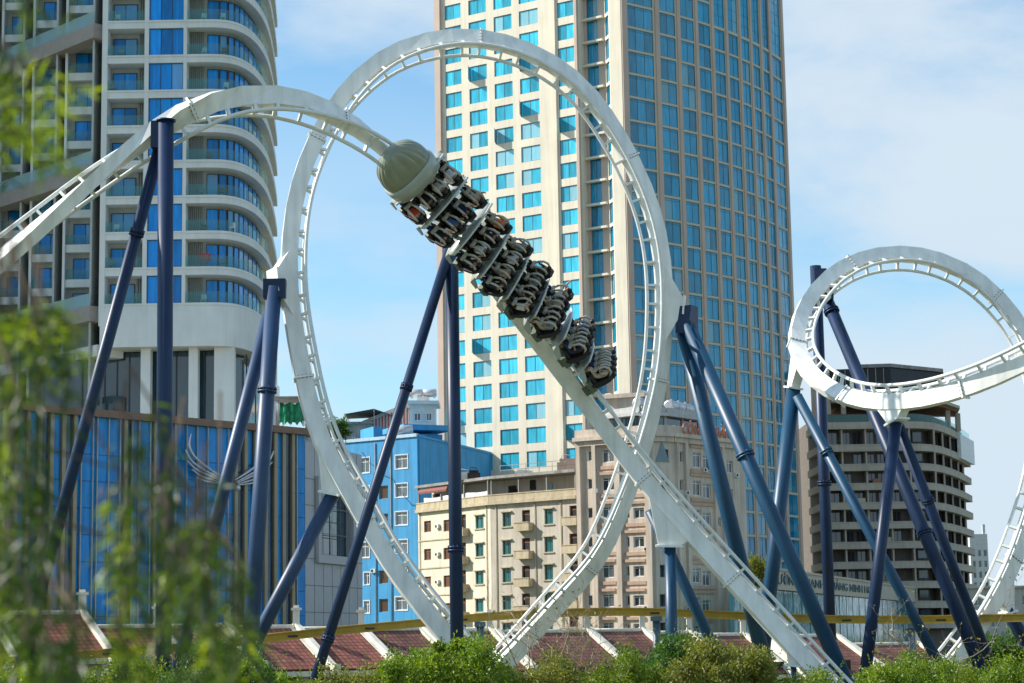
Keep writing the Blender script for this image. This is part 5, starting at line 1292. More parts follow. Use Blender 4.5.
# ---- unfinished dark block at the right --------------------------------------------
M_TAUPE = mat('taupe_slab', (0.47, 0.405, 0.32), 0.85, var=0.10, scale=0.4, streak=0.15)
M_SHADE = mat('shaded_recess_wall', (0.13, 0.11, 0.092), 0.9, var=0.15)  # wall behind the balconies, recess shade put into its dark colour
M_ORNG = mat('rust_soffit', (0.30, 0.13, 0.07), 0.8)
M_CAPG = glassmat('black_cap_glass', (0.012, 0.016, 0.022), 0.2, rnd=0.3, wav=0.02, spec=0.25)
M_DBLUE = glassmat('dim_blue_glass', (0.02, 0.06, 0.085), 0.1, rnd=0.5, wav=0.02)
def dark_block():
    Y0 = 330.0; X = lambda px, Y=Y0, py=500: P(px, py, Y).x
    root = thing('unfinished_block', 'unfinished taupe apartment block with rounded balconies and a black glazed top', 'building', (X(895), Y0+12, 0))
    zs = lambda py: P(880, py, Y0).z
    raw = [(X(821), Y0+14), (X(822), Y0+.6), (X(826), Y0), (X(905), Y0), (X(930), Y0+1.2), (X(943, 333), 334.5), (X(955, 340), 342), (X(965, 352), 353), (X(972.5, 366), 366)]
    out = raw[:3] + smooth_poly(raw[3:], 2)
    inn = [(X(824), Y0+14), (X(828), Y0+2.4), (X(905), Y0+2.4), (X(926), Y0+3.4), (X(938, 336), 338), (X(949, 344), 345.5), (X(958, 355), 356), (X(965, 368), 368)]
    ys = [421.5, 444, 463.5, 482.8, 502, 521.6, 541.5, 561.4, 581.5, 601.5, 622]
    bh = zs(500)-zs(507.0)
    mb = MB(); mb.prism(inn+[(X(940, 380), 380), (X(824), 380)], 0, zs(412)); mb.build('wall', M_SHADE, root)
    for k, y in enumerate(ys):
        y2 = y + 0 ; z = zs(y2); mb = MB(); poly_band(out, z-bh, z, 3.2, mb)
        poly_band([(p[0], p[1]-0.06) for p in out], z-0.16+.0, z+.02, 0.35, mb) if k > 0 else None
        mb.build('balcony_band', M_TAUPE, root)
        if k+1 < len(ys):
            zf = zs(ys[k+1]); h = z-bh-zf
            mb = MB(); r = random.Random(k+40)
            for px in (829, 844, 868, 891, 912):
                mb.obox((X(px), Y0+0.5, zf), (0.28, 0, 0), (0, 2.0, 0), (0, 0, h))
            for (px, Y) in ((933, 336), (941.5, 341), (949, 347.5), (956, 355), (961, 362)):
                mb.obox((X(px, Y), Y-2.5, zf), (0.3, 0, 0), (0, 3.2, 0), (0, 0, h))
            mb.build_each('divider', M_TAUPE, root)
            for (a, b) in ((831.5, 842), (847, 855), (857, 866), (871, 879), (881, 889), (894, 903)):
                if r.random() < 0.8: put_window(root, (0, 0), (1, 0, 0), (X(a), 0, zf+.05, 0), window_mesh(X(b)-X(a), h*0.86, 0.12, 2, 1, [M_DFRAME, M_DARK if r.random() < .35 else M_DBLUE], 'dk%d' % (r.random() < .35)), Y0+2.25)
            put_window(root, (0, 0), (1, 0, 0), (X(918), 0, zf+.4, 0), window_mesh(X(928)-X(918), h*0.7, 0.12, 1, 1, [M_DFRAME, M_DBLUE], 'dkb'), Y0+2.5)
            for (px, Y, wd) in ((935, 338.5, 2.0), (943, 343.5, 2.4), (950.5, 350, 2.6)):
                mb = MB(); mb.obox((X(px, Y), Y, zf), (wd*.5, 0, 0), (0, wd, 0), (0, 0, h*.9)); mb.build('recess_panel', M_DARK, root)
            if r.random() < .5:
                mb = MB(); px = r.choice((858, 882, 874)); mb.obox((X(px), Y0+.2, zf), (1.3, 0, 0), (0, .6, 0), (0, 0, 0.7)); mb.build('balcony_clutter', r.choice((M_TAUPE, M_ORNG, M_YEL)), root)
    # top: raw core, black glazed cap, overhanging roof with rust soffit, terrace rails
    mb = MB(); mb.prism([(X(825.5), Y0+3), (X(837.5), Y0+3), (X(840), Y0+12), (X(826), Y0+12)], zs(421), zs(361)); mb.build('core_tower', M_TAUPE, root)
    mb = MB(); mb.prism([(X(837.5)+.05, Y0+5), (X(868), Y0+4), (X(900), Y0+3.2), (X(948, 340), 341), (X(950, 350), 352), (X(840), 352)], zs(397)-.0, zs(365)); mb.build('glazed_cap', M_CAPG, root)
    mb = MB(); mb.prism([(X(868), Y0+3.6), (X(868), Y0+3.2), (X(900), Y0+2.6), (X(950, 340), 340.5), (X(952, 351), 352.5), (X(868), 353)], zs(365)+.003, zs(361.5)); mb.build('roof', M_GREYM, root)
    mb = MB()
    for px in (846, 853, 860, 876, 884, 892): mb.obox((X(px), Y0+3.0-.15*(px-846)/40, zs(397)), (0.14, 0, 0), (0, 0.1, 0), (0, 0, zs(366)-zs(397)))
    mb.build('mullion', M_GREYM, root)
    ov = [(X(838), Y0+2), (X(905), Y0-.6), (X(950, 338), 337.5), (X(964.5, 345), 345), (X(962, 355), 356), (X(838), 352)]
    mb = MB(); mb.prism(ov, zs(400), zs(397)); mb.build('overhang', M_TAUPE, root)
    mb = MB(); mb.prism([(X(850), Y0+2.5), (X(905), Y0+.2), (X(948, 338), 338.5), (X(962, 345), 346), (X(960, 355), 355), (X(850), 351)], zs(401)-.2, zs(400)-.01); mb.build('soffit', M_ORNG, root)
    for (px, Y) in ((845, Y0+3), (872, Y0+2.2), (950, 343), (960, 349)):
        mb = MB(); mb.obox((X(px, Y), Y, zs(421)), (0.8, 0, 0), (0, 0.8, 0), (0, 0, zs(402)-zs(421))); mb.build('column', M_TAUPE, root)
    mb = MB(); poly_band([(p[0], p[1]+.2) for p in out[2:]], zs(421.5)+.02, zs(421.5)+1.2, 0.04, mb); mb.build('railing', M_RGLASS, root)
    mb = MB(); mb.obox((X(960, 350.5), 350.5, zs(449)), (X(972, 366)-X(960, 350.5), 14.5, 0), (0.6, -.2, 0), (0, 0, zs(423)-zs(449))); mb.build('white_screen', M_WFRAME, root)
dark_block()

def far_tower():
    Y0 = 620.0; p = P(972, 580, Y0); q = P(989.5, 580, Y0); root = thing('distant_tower', 'small distant pale tower with blue windows beyond the unfinished block', 'building', (p.x+3, Y0+3, 0))
    zt = P(980, 534, Y0).z; d = V((1, 0, 0)); L_ = q.x-p.x
    hol = []
    for k in range(16):
        z = zt-7.0-k*3.3
        if z < 1: break
        for c in range(3): hol.append((0.5+c*1.75, 1.6+c*1.75, z, z+2.2))
    mb = MB(); wall_grid(mb, (p.x, Y0), d, L_, 0, zt, hol, 0.3); mb.prism([(p.x, Y0+.35), (q.x, Y0+.35), (q.x, Y0+8), (p.x, Y0+8)], 0, zt-.1); mb.prism([(q.x-1.1, Y0+1), (q.x-.3, Y0+1), (q.x-.3, Y0+2), (q.x-1.1, Y0+2)], zt-.1, zt+3); mb.build('wall', mat('far_pale_wall', (0.5, 0.5, 0.5), 0.8), root)
    for h in hol: put_window(root, (p.x, Y0), d, h, window_mesh(h[1]-h[0], 2.2, 0.12, 1, 1, [M_WFRAME, M_DBLUE], 'far'), 0.2)
far_tower()
def low_block():
    Y0 = 300.0; a, b = P(968, 600, Y0), P(1050, 600, Y0); root = thing('low_building', 'low cream building with square windows at the right edge behind the corkscrew leg', 'building', (b.x-5, Y0+4, 0))
    zt = P(1000, 588, Y0).z; L_ = b.x-a.x; d = V((1, 0, 0)); hol = []
    for row in range(2):
        for c in range(5): hol.append((0.8+c*2.4, 2.2+c*2.4, zt-2.6-row*3.2, zt-1.1-row*3.2))
    mb = MB(); wall_grid(mb, (a.x, Y0), d, L_, 0, zt, hol, 0.3); mb.prism([(a.x, Y0+.35), (b.x, Y0+.35), (b.x, Y0+9), (a.x, Y0+9)], 0, zt-.1); mb.obox((a.x-.2, Y0-.4, zt), (L_+.4, 0, 0), (0, 1.5, 0), (0, 0, .3)); mb.build('wall', M_YEL2, root)
    for h in hol: put_window(root, (a.x, Y0), d, h, window_mesh(1.4, 1.5, 0.1, 2, 1, [M_WFRAME, M_GGLASS], 'low'), 0.2)
low_block()

# ---- roofs far behind the blue building --------------------------------------------
def hind_roofs():
    M_RW = mat('red_strip', (0.42, 0.10, 0.07), 0.7)
    M_WHT = mat('white_render', (0.70, 0.69, 0.66), 0.8, var=0.06, streak=0.1)
    Y0 = 297.0; a, b = P(383, 420, Y0), P(448, 420, Y0)
    z0, z1 = P(400, 424, Y0).z, P(430, 398.5, Y0).z
    root = thing('striped_building', 'white building striped with red strips above the blue roof', 'building', (a.x+3, Y0+3, 0))
    mb = MB(); xa, xm = P(362, 420, Y0).x, P(409, 420, Y0).x
    zl = P(362, 421, Y0).z; zr_ = P(409, 402, Y0).z
    mb.ring_sweep([[(xa, Y0, 0), (xm, Y0, 0), (xm, Y0, zr_), (xa, Y0, zl)], [(xa, Y0+5, 0), (xm, Y0+5, 0), (xm, Y0+5, zr_), (xa, Y0+5, zl)]], 0, False); mb.build('wall', M_WHT, root)
    mb = MB(); n = 15
    for k in range(n):
        t = (k+.3)/n; x = xa+(xm-xa)*t; zz = zl+(zr_-zl)*t-.5
        if zz > z0-1: mb.obox((x, Y0-.08, z0-3), ((xm-xa)/n*.45, 0, 0), (0, .076, 0), (0, 0, zz-z0+3))
    mb.build_each('red_strip', M_RW, root)
    w_ = thing('white_building', 'white flat roofed house behind the blue building, beside the cream tower', 'building', (P(425, 420, 293).x, 295, 0))
    Yw = 292.0; xa, xb = P(410, 420, Yw).x, P(435, 420, Yw).x; zt = P(425, 404, Yw).z
    mb = MB(); mb.prism([(xa, Yw), (xb, Yw+1), (xb, Yw+6), (xa, Yw+6)], 0, zt); mb.prism([(xa-.6, Yw-.8), (xb+.6, Yw+.2), (xb+.6, Yw+6.6), (xa-.6, Yw+6.6)], zt+.002, zt+.5); mb.prism([(xa+1, Yw+2), (xb-1, Yw+2.5), (xb-1, Yw+5), (xa+1, Yw+5)], zt+.5, zt+1.4); mb.build('wall', M_WHT, w_)
    for (x0, x1) in ((414, 421), (426, 432)):
        h = rect(V((xa, Yw, 0)), V((1, 0, 0)), x0, 413, x1, 421); put_window(w_, (xa, Yw-.1), (1, 0, 0), h, window_mesh(h[1]-h[0], h[3]-h[2], .1, 2, 1, [M_WFRAME, M_DBLUE], 'wb'), 0.0)
    for k, px in enumerate((416, 430)):
        q = P(px, 398, Yw+4); mb = MB(); c = V((q.x, q.y, zt+2.1)); mb.tube([c-V((1, 0, 0)), c-V((.9, 0, 0)), c+V((.9, 0, 0)), c+V((1, 0, 0))], [.4, .62, .62, .4], 16)
        for s_ in (-.6, .6): mb.obox(c+V((s_-.1, -.45, -.75)), (.2, 0, 0), (0, .9, 0), (0, 0, .4))
        tag(mb.build('water_tank', M_SILVER), ['left one of two small tanks on the white flat roof', 'right one of two small tanks on the white flat roof'][k], 'water tank', 'tanks on the white roof')
    # dark shade roof with posts
    M_SHD = mat('dark_shade_cloth', (0.06, 0.055, 0.05), 0.9)
    sh = thing('shade_canopy', 'dark sloping shade canopy on thin posts in front of the red striped building', 'canopy', P(365, 425, 296)*1)
    pts = [P(346, 414.5, 293), P(374, 409.5, 293), P(393, 416, 295), P(394, 417, 302), P(347, 419, 302)]
    mb = MB(); top = [p+V((0, 0, .12)) for p in pts]; mb.ring_sweep([pts, top], 0, False); mb.build('cloth', M_SHD, sh)
    mb = MB()
    for p in pts: mb.tube([p, V((p.x, p.y, P(370, 442, 293).z))], .06, 6)
    mb.build_each('post', M_GREYM, sh)
    hs = thing('grey_house', 'small grey house under the dark shade canopy left of the blue building', 'building', (P(355, 430, 295).x, 300, 0))
    x0, x1 = P(338, 430, 295).x, P(372, 430, 295).x; zt = P(355, 424, 295).z
    mb = MB(); mb.prism([(x0, 295), (x1, 295), (x1, 304), (x0, 304)], 0, zt); mb.obox((x0-.3, 294.6, zt+.002), (x1-x0+.6, 0, 0), (0, 2, 0), (0, 0, .3)); mb.build('wall', M_GREYM, hs)
    for px in (352, 361, 366): 
        h = rect(V((x0, 295, 0)), V((1, 0, 0)), px, 437, px+3, 442); put_window(hs, (x0, 294.9), (1, 0, 0), h, window_mesh(h[1]-h[0], h[3]-h[2], .08, 1, 1, [M_WFRAME, M_DBLUE], 'gh'), 0.0)
hind_roofs()
def roof_garden():
    Cn, d, inw, H, p0, ds = MALL
    M_NET = mat('green_net', (0.02, 0.25, 0.11), 0.8, var=0.6, scale=2.2)
    q = Cn - d*2.2 + inw*2.0
    root = thing('roof_pergola', 'pergola with a flat dark roof and green netting on the corner of the mall', 'pergola', (q.x, q.y, H))
    z = H+.02; r = random.Random(2)
    mb = MB(); cs = [(0.9, -.9), (3.0, -.9), (3.0, 2.4), (0.9, 2.4)]
    for a, b in cs: mb.tube([V((q.x+a, q.y+b, z)), V((q.x+a, q.y+b, z+2.25))], .05, 6)
    mb.build_each('post', M_GREYM, root)
    mb = MB(); mb.box((q.x+1.9, q.y+.75, z+2.4), 3.0, 4.2, .12); mb.build('roof', M_GREYM, root)
    mb = MB(); n = 12
    for b in (-.95,):
        pr = None
        for k in range(n+1):
            x = q.x+1.0+1.9*k/n; y = q.y+b+.15*math.sin(k*1.7); a, c = V((x, y, z+.25+.16*math.sin(k*1.9))), V((x, y+.15, z+1.95+.1*math.sin(k*1.3+1)))
            if pr: mb.quad(pr[0], a, c, pr[1])
            pr = (a, c)
    o = mb.build('green_net', M_NET, root); m = o.modifiers.new('t', 'SOLIDIFY'); m.thickness = .03
roof_garden()

# ---- monorail beam ------------------------------------------------------------------
M_YELB = mat('yellow_beam_paint', (0.50, 0.32, 0.03), 0.5, var=0.12, scale=0.8, streak=0.2)
M_BGREY = mat('blue_grey_post', (0.10, 0.15, 0.20), 0.5, var=0.2)
def monorail():
    pts = [(-60, 668, 99), (30, 659, 100), (110, 652.5, 101), (200, 645.5, 102), (270, 637.5, 103.5), (330, 631, 104.5), (400, 624.5, 106), (480, 617, 107.5), (560, 612.5, 109), (640, 611.5, 110), (720, 614.5, 110.5), (800, 618, 110.5), (880, 619.3, 110.5), (960, 618.5, 110), (1060, 616.5, 109)]
    W = smooth_poly3([P(*p) for p in pts])
    root = thing('monorail_track', 'long yellow steel beam of a children\'s ride running across in front of the red roofs', 'ride track', (W[0].x, W[0].y, 0))
    for (z0, z1, hw, nm) in ((0.14, 0.20, 0.26, 'top_flange'), (-0.15, 0.14, 0.12, 'web'), (-0.24, -0.15, 0.22, 'bottom_flange')):
        mb = MB(); rings = []
        for k, p in enumerate(W):
            t = (W[min(k+1, len(W)-1)]-W[max(k-1, 0)]); t.z = 0; t.normalize(); s = V((t.y, -t.x, 0))
            rings.append([p+s*hw+V((0, 0, z0)), p+s*hw+V((0, 0, z1)), p-s*hw+V((0, 0, z1)), p-s*hw+V((0, 0, z0))])
        mb.ring_sweep(rings, 0, False); mb.build(nm, M_YELB, root)
    mb = MB(); 
    for k in range(4, len(W)-4, 6):
        p = W[k]; t = (W[k+1]-W[k-1]); t.z = 0; t.normalize(); s = V((t.y, -t.x, 0)); mb.obox(p-t*.35+s*.125+V((0, 0, -.11)), t*.5, s*.05, V((0, 0, .09)))
    mb.build_each('power_clip', M_BOLT, root)
    for px in (-30, 150, 252, 476, 657, 905, 1040):
        k = min(range(len(W)), key=lambda i: abs(proj(W[i])[0]-px)); p = W[k]
        mb = MB(); mb.tube([V((p.x, p.y, 0)), V((p.x, p.y, p.z-.5))], .2, 16); mb.obox((p.x-.3, p.y-.35, p.z-.5), (.6, 0, 0), (0, .7, 0), (0, 0, .25)); mb.build('post', M_BGREY, root)
def smooth_poly3(P3, per=5):
    o = []
    for i in range(len(P3)-1):
        a, b, c, d = P3[max(i-1, 0)], P3[i], P3[i+1], P3[min(i+2, len(P3)-1)]
        for k in range(per):
            t = k/per; o.append(((b*2)+(c-a)*t+(a*2-b*5+c*4-d)*t*t+(b*3-a-c*3+d)*t**3)*.5)
    return o+[P3[-1]]
monorail()

# ---- row of tiled houses ---------------------------------------------------------------
M_TILE = tilemat('clay_tile', (0.33, 0.105, 0.07), 0.34)
M_TILE2 = tilemat('dark_clay_tile', (0.22, 0.085, 0.062), 0.34)
M_PAR = mat('white_parapet', (0.74, 0.70, 0.58), 0.8, var=0.1, scale=1.2, streak=0.2)
M_HWALL = mat('house_wall', (0.60, 0.52, 0.36), 0.8, var=0.1, streak=0.2)
def house(px_ridge, py_ridge, width, eave_drop, run, label, tile, Y, deg=36, lower=0, chim=True):
    """one house of the row: ridge ends at the right party wall, roof falls towards the street"""
    d = az(90-deg); dn = V((d.y, -d.x, 0))                   # along the ridge, and down the slope towards the camera
    r1 = P(px_ridge, py_ridge, Y); ridge_z = r1.z; R1 = V((r1.x, r1.y, 0)); R0 = R1 - d*width
    root = thing('row_house', label, 'house', R1-d*width*.5, 'tiled houses in a row')
    ez = ridge_z-eave_drop; ov = 0.35
    a, b = R0+d*.22, R1-d*.22
    sl = math.hypot(run, eave_drop)
    mb = MB()
    A, B = a+V((0, 0, ridge_z)), b+V((0, 0, ridge_z)); Cc, Dd = b+dn*run+V((0, 0, ez)), a+dn*run+V((0, 0, ez))
    Wd = (b-a).length; mb.quad(Dd, Cc, B, A, 0, uv=((0, 0), (Wd, 0), (Wd, sl), (0, sl)))
    A2, B2, C2, D2 = A, B, b-dn*run+V((0, 0, ez)), a-dn*run+V((0, 0, ez)); mb.quad(A2, B2, C2, D2, 0, uv=((0, sl), (Wd, sl), (Wd, 0), (0, 0)))
    o = mb.build('roof', tile, root); m = o.modifiers.new('t', 'SOLIDIFY'); m.thickness = 0.12; m.offset = -1
    mb = MB(); mb.tube([A+V((0, 0, .04)), B+V((0, 0, .04))], 0.14, 8); mb.build('ridge_cap', M_PAR, o)
    mb = MB(); W0, W1 = a+dn*(run-.5), b+dn*(run-.5); W2, W3 = b-dn*(run-.5), a-dn*(run-.5)
    mb.prism([(p.x, p.y) for p in (W0, W1, W2, W3)], 0, ez-.12); mb.build('wall', M_HWALL, root)
    mb = MB(); mb.obox(a+dn*(run-.12)+V((0, 0, ez-.42)), b-a, dn*0.14, V((0, 0, 0.3))); mb.build('fascia', M_PAR, root)
    mb = MB(); n = 3
    for k in range(n):
        q = a.lerp(b, (k+.3)/n)+dn*(run-.49); mb.obox(q+V((0, 0, .1)), d*1.1, dn*.05, V((0, 0, 2.2)))
    mb.build_each('door', M_DARK, root)
    # sloping white party wall at the right end with a post at the ridge
    pw = MB(); t = d*.34; o1 = R1-d*.22; up = 0.22
    prof = [dn*(run+.15)+V((0, 0, ez-.3)), dn*(run+.15)+V((0, 0, ez+up+.02)), dn*.0+V((0, 0, ridge_z+up+.1)), -dn*(run+.15)+V((0, 0, ez+up)), -dn*(run+.15)+V((0, 0, ez-.3))]
    ring0 = [o1+p for p in prof]; ring1 = [o1+t+p for p in prof]; pw.ring_sweep([ring0, ring1], 0, False); pw.build('party_wall', M_PAR, root)
    pw = MB(); lw = R0-d*.12
    ring0 = [lw+p for p in prof]; ring1 = [lw+d*.3+p for p in prof]; pw.ring_sweep([ring0, ring1], 0, False); pw.build('party_wall', M_PAR, root)
    if chim:
        c = o1+t*.5; mb = MB(); z = ridge_z+up
        mb.box((c.x, c.y, z+.35), .36, .36, .9); mb.box((c.x, c.y, z+.87), .56, .56, .14); mb.box((c.x, c.y, z+1.02), .3, .3, .16)
        mb.build('ridge_post', M_PAR, root)
    # curled kick-up at the foot of the wall
    mb = MB(); c = o1+dn*(run+.1); mb.obox(c-d*.05+V((0, 0, ez-.5)), d*.45, dn*.45, V((0, 0, .75))); mb.build('wall_foot', M_PAR, root)
HS = [(-10, 617, 6.2, 2.3, 3.6, 'tiled house at the far left end of the row, mostly behind leaves', M_TILE, 107),
      (83, 613.5, 5.0, 2.3, 3.8, 'red tiled house left of the slanting brace, pale post at its ridge', M_TILE, 111),
      (158, 627, 5.0, 2.2, 3.8, 'red tiled house behind the drooping leaves, left of the paired columns', M_TILE, 114),
      (228, 626.5, 4.4, 2.2, 4.0, 'red tiled house right behind the paired steel blue columns', M_TILE2, 117),
      (297, 627.5, 5.2, 2.4, 4.2, 'bright red tiled house under the yellow beam between two struts', M_TILE, 120),
      (362, 629, 5.1, 2.3, 4.2, 'red tiled house beside the foot of the left loop leg', M_TILE, 123),
      (424, 629.5, 5.0, 2.4, 4.2, 'darker tiled house under the left loop leg, right of the bright red roof', M_TILE2, 126),
      (490, 630.5, 5.4, 2.5, 4.4, 'dark tiled house between the two feet of the loop', M_TILE2, 129),
      (588, 631.5, 7.4, 2.6, 4.5, 'dark tiled house right of the right loop foot, white post at its ridge', M_TILE2, 133),
      (643, 630.5, 4.6, 2.6, 4.5, 'dark tiled house just left of the short teal column', M_TILE2, 136),
      (690, 633, 4.4, 2.6, 4.5, 'dark tiled house mostly hidden by the round bush', M_TILE2, 139),
      (744, 635, 4.6, 2.6, 4.5, 'dark tiled house with white gable behind the thick splayed column', M_TILE2, 142),
      (836, 636, 7.0, 2.6, 4.6, 'dark red roof seen between the dive track and the crossing braces', M_TILE2, 146),
      (918, 644, 7.2, 2.3, 4.6, 'last dark red roof of the row, left of the bare tree', M_TILE2, 150)]
for hspec in HS: house(*hspec)
# ------------------------------------------------------------------ plants
L_BRIGHT = leafmat('bright_leaves', (0.04, 0.08, 0.008), (0.13, 0.20, 0.018), (0.32, 0.34, 0.045))
L_DARK = leafmat('dark_leaves', (0.02, 0.055, 0.012), (0.06, 0.14, 0.02), (0.16, 0.25, 0.03))
L_OLIVE = leafmat('olive_leaves', (0.06, 0.078, 0.015), (0.17, 0.19, 0.03), (0.34, 0.31, 0.06))
L_FRESH = leafmat('fresh_leaves', (0.045, 0.09, 0.008), (0.16, 0.25, 0.02), (0.34, 0.38, 0.045))
L_DRY = leafmat('yellowing_leaves', (0.10, 0.08, 0.02), (0.26, 0.21, 0.04), (0.40, 0.33, 0.06))
L_NEAR = leafmat('drooping_leaves', (0.010, 0.028, 0.005), (0.040, 0.082, 0.010), (0.16, 0.23, 0.02), trans=0.4)
L_NEARY = leafmat('yellow_green_leaves', (0.06, 0.12, 0.010), (0.22, 0.30, 0.016), (0.46, 0.52, 0.03), trans=0.45)
M_BARK = mat('bark', (0.12, 0.085, 0.055), 0.9, var=0.3, scale=6, bump=0.4)
M_TWIG = mat('pale_twigs', (0.30, 0.235, 0.16), 0.9, var=0.25, scale=5)
def leaf_quad(mb, p, d, up, L, W, mi=0, bend=0.25):
    s = d.cross(up)
    if s.length < 1e-4: s = d.orthogonal()
    s.normalize(); n = s.cross(d)
    i = len(mb.v); a = p; m = p+d*L*.5+n*L*bend*.5; e = p+d*L
    mb.v += [tuple(a), tuple(m+s*W*.5), tuple(e), tuple(m-s*W*.5)]; mb.f.append((i, i+1, i+2, i+3)); mb.m.append(mi); mb.sm.append(False)
def rdir(r, up=0.0):
    while True:
        v = V((r.uniform(-1, 1), r.uniform(-1, 1), r.uniform(-1, 1)))
        if 0.05 < v.length < 1: break
    v.normalize(); v.z += up; return v.normalized()
def bush(name, label, cat, px0, px1, ytop, Y, m, seed, n=5200, leaf=0.12, group=None, depth=2.4, spiky=0.5, zbase=0.55):
    ytop += 7 if zbase < .6 else 0
    r = random.Random(seed); pt = P((px0+px1)/2, ytop, Y); rx = (P(px1, ytop, Y).x-P(px0, ytop, Y).x)/2; h = pt.z
    root = thing(name, label, cat, (pt.x, Y, 0), group)
    # stems that fork into the crown
    mb = MB(); tips = []
    nst = r.randint(4, 6)
    for k in range(nst):
        a = r.uniform(-1, 1); b = r.uniform(-.7, .7); base = V((pt.x+rx*.25*a, Y+depth*.2*b, 0 if name == 'bush' else h*zbase-.3)); top = V((pt.x+rx*.75*a, Y+depth*.6*b, h*r.uniform(.68, .98)*(1-.28*a*a) if zbase < .7 else h*(zbase+(1-zbase)*r.uniform(.3, .9))))
        mid = base.lerp(top, .5)+V((r.uniform(-.2, .2), r.uniform(-.2, .2), 0)); mb.tube([base, mid, top], [.06, .04, .015], 6)
        tips.append(top)
        for q in range(3):
            t2 = mid.lerp(top, r.uniform(0, .8)); e = t2+V((r.uniform(-.35, .35)*rx, r.uniform(-.5, .5)*depth*.6, r.uniform(.1, .5))); mb.tube([t2, e], [.025, .01], 5); tips.append(e)
    mb.build('trunk', M_BARK, root)
    if name == 'roof_bush':
        mb = MB(); mb.box((pt.x, Y, h*zbase-.75), rx*1.3, 1.0, 1.1); mb.build('planter', M_CONC, root)
    # leafy clumps: uneven lobes, gaps between them
    cl = []
    ncl = int(26+rx*16)
    for k in range(ncl):
        a = r.uniform(-1, 1); b = r.uniform(-1, 1); env = h*zbase+h*(1-zbase)*(1.02-.55*abs(a)**2.4)*(.86+.14*math.sin(a*5+seed))
        c = V((pt.x+rx*a, Y+depth*b*.8, h*zbase+(env-h*zbase)*r.uniform(0, 1)**.6)); cl.append((c, r.uniform(.3, .6)*min(1.2, .55+rx*.25)))
    for tpt in tips: cl.append((tpt, r.uniform(.2, .4)))
    mb = MB(); per = int(n*2.4)//len(cl)
    for c, rad in cl:
        for _ in range(per):
            d = rdir(r, .15); q = c+d*rad*(r.random()**.45)*V((1, 1, .8)).length*.62
            leaf_quad(mb, q, rdir(r, .25), rdir(r, .6), leaf*r.uniform(.6, 1.3), leaf*r.uniform(.4, .7))
        # a few loose sprays that break the outline
        if r.random() < spiky+.25:
            d = rdir(r, .7); b0 = c+d*rad*.8
            for k in range(9):
                leaf_quad(mb, b0+d*(k*.075)+rdir(r)*.03, (d+rdir(r)*.8).normalized(), rdir(r, .6), leaf*r.uniform(.7, 1.2), leaf*.5)
    mb.build('crown', m, root)
    return root
GB = 'bushes along the foot of the ride'
bush('bush', 'low sunlit bush at the far left foot of the picture under the hanging leaves', 'bush', -25, 95, 652, 62, L_FRESH, 1, group=GB)
bush('bush', 'dark green bush behind the hanging leaves left of the paired columns', 'bush', 80, 190, 655, 66, L_BRIGHT, 2, group=GB)
bush('bush', 'round green bush at the foot of the two steel blue columns', 'bush', 178, 268, 637, 60, L_DARK, 3, group=GB)
bush('bush', 'low fresh green hedge plant just right of the steel blue columns', 'bush', 255, 318, 667, 70, L_FRESH, 4, n=3200, group=GB)
bush('bush', 'straggly olive bush with gaps below the red roofs', 'bush', 300, 408, 664, 68, L_OLIVE, 5, n=2600, group=GB, spiky=1)
bush('bush', 'tall lively green bush in front of the foot of the left loop leg', 'bush', 388, 512, 636, 64, L_FRESH, 6, n=8500, group=GB)
bush('bush', 'dull olive bush at the foot of the right loop leg', 'bush', 498, 600, 655, 66, L_OLIVE, 7, n=4200, group=GB, spiky=1)
bush('bush', 'bright yellow green low bush left of the short teal column', 'bush', 585, 668, 651, 65, L_BRIGHT, 8, n=5200, group=GB)
bush('bush', 'deep green round bush at the foot of the short teal column', 'bush', 648, 728, 625, 72, L_DARK, 9, n=6500, group=GB)
bush('bush', 'wide yellowish bush in front of the thick splayed columns', 'bush', 668, 772, 637, 64, L_OLIVE, 10, n=7800, group=GB)
bush('bush', 'low green bush under the foot of the dive track', 'bush', 745, 842, 668, 66, L_BRIGHT, 11, n=3600, group=GB)
bush('bush', 'fresh green bush between the thin navy column and the bare tree', 'bush', 862, 955, 652, 70, L_FRESH, 12, n=5600, group=GB)
bush('bush', 'dark tree like bush at the right edge behind the corkscrew leg', 'bush', 972, 1060, 625, 124, L_DARK, 13, n=8000, leaf=.2, group=GB, depth=4)
bush('bush', 'sunlit green bush in the bottom right corner', 'bush', 985, 1060, 646, 72, L_FRESH, 14, n=5600, group=GB)
bush('bush', 'low green bush right of the bare tree under the long slanting strut', 'bush', 935, 1000, 664, 76, L_BRIGHT, 15, n=3600, group=GB)
bush('bush', 'small leafy top showing between the splayed column and the podium wall', 'bush', 742, 768, 556, 175, L_OLIVE, 16, n=1500, leaf=.3, group=None, depth=2, zbase=.8)
bush('roof_bush', 'green shrub growing on the mall roof beside the pergola', 'bush', 303, 319, 410, 166.5, L_DARK, 17, n=900, leaf=.2, depth=1.0, zbase=.96)
bush('roof_bush', 'dark leafy shrub above the grey annex behind the loop leg', 'bush', 326, 348, 418, 172, L_DARK, 18, n=1300, leaf=.22, depth=1.0, zbase=.91)
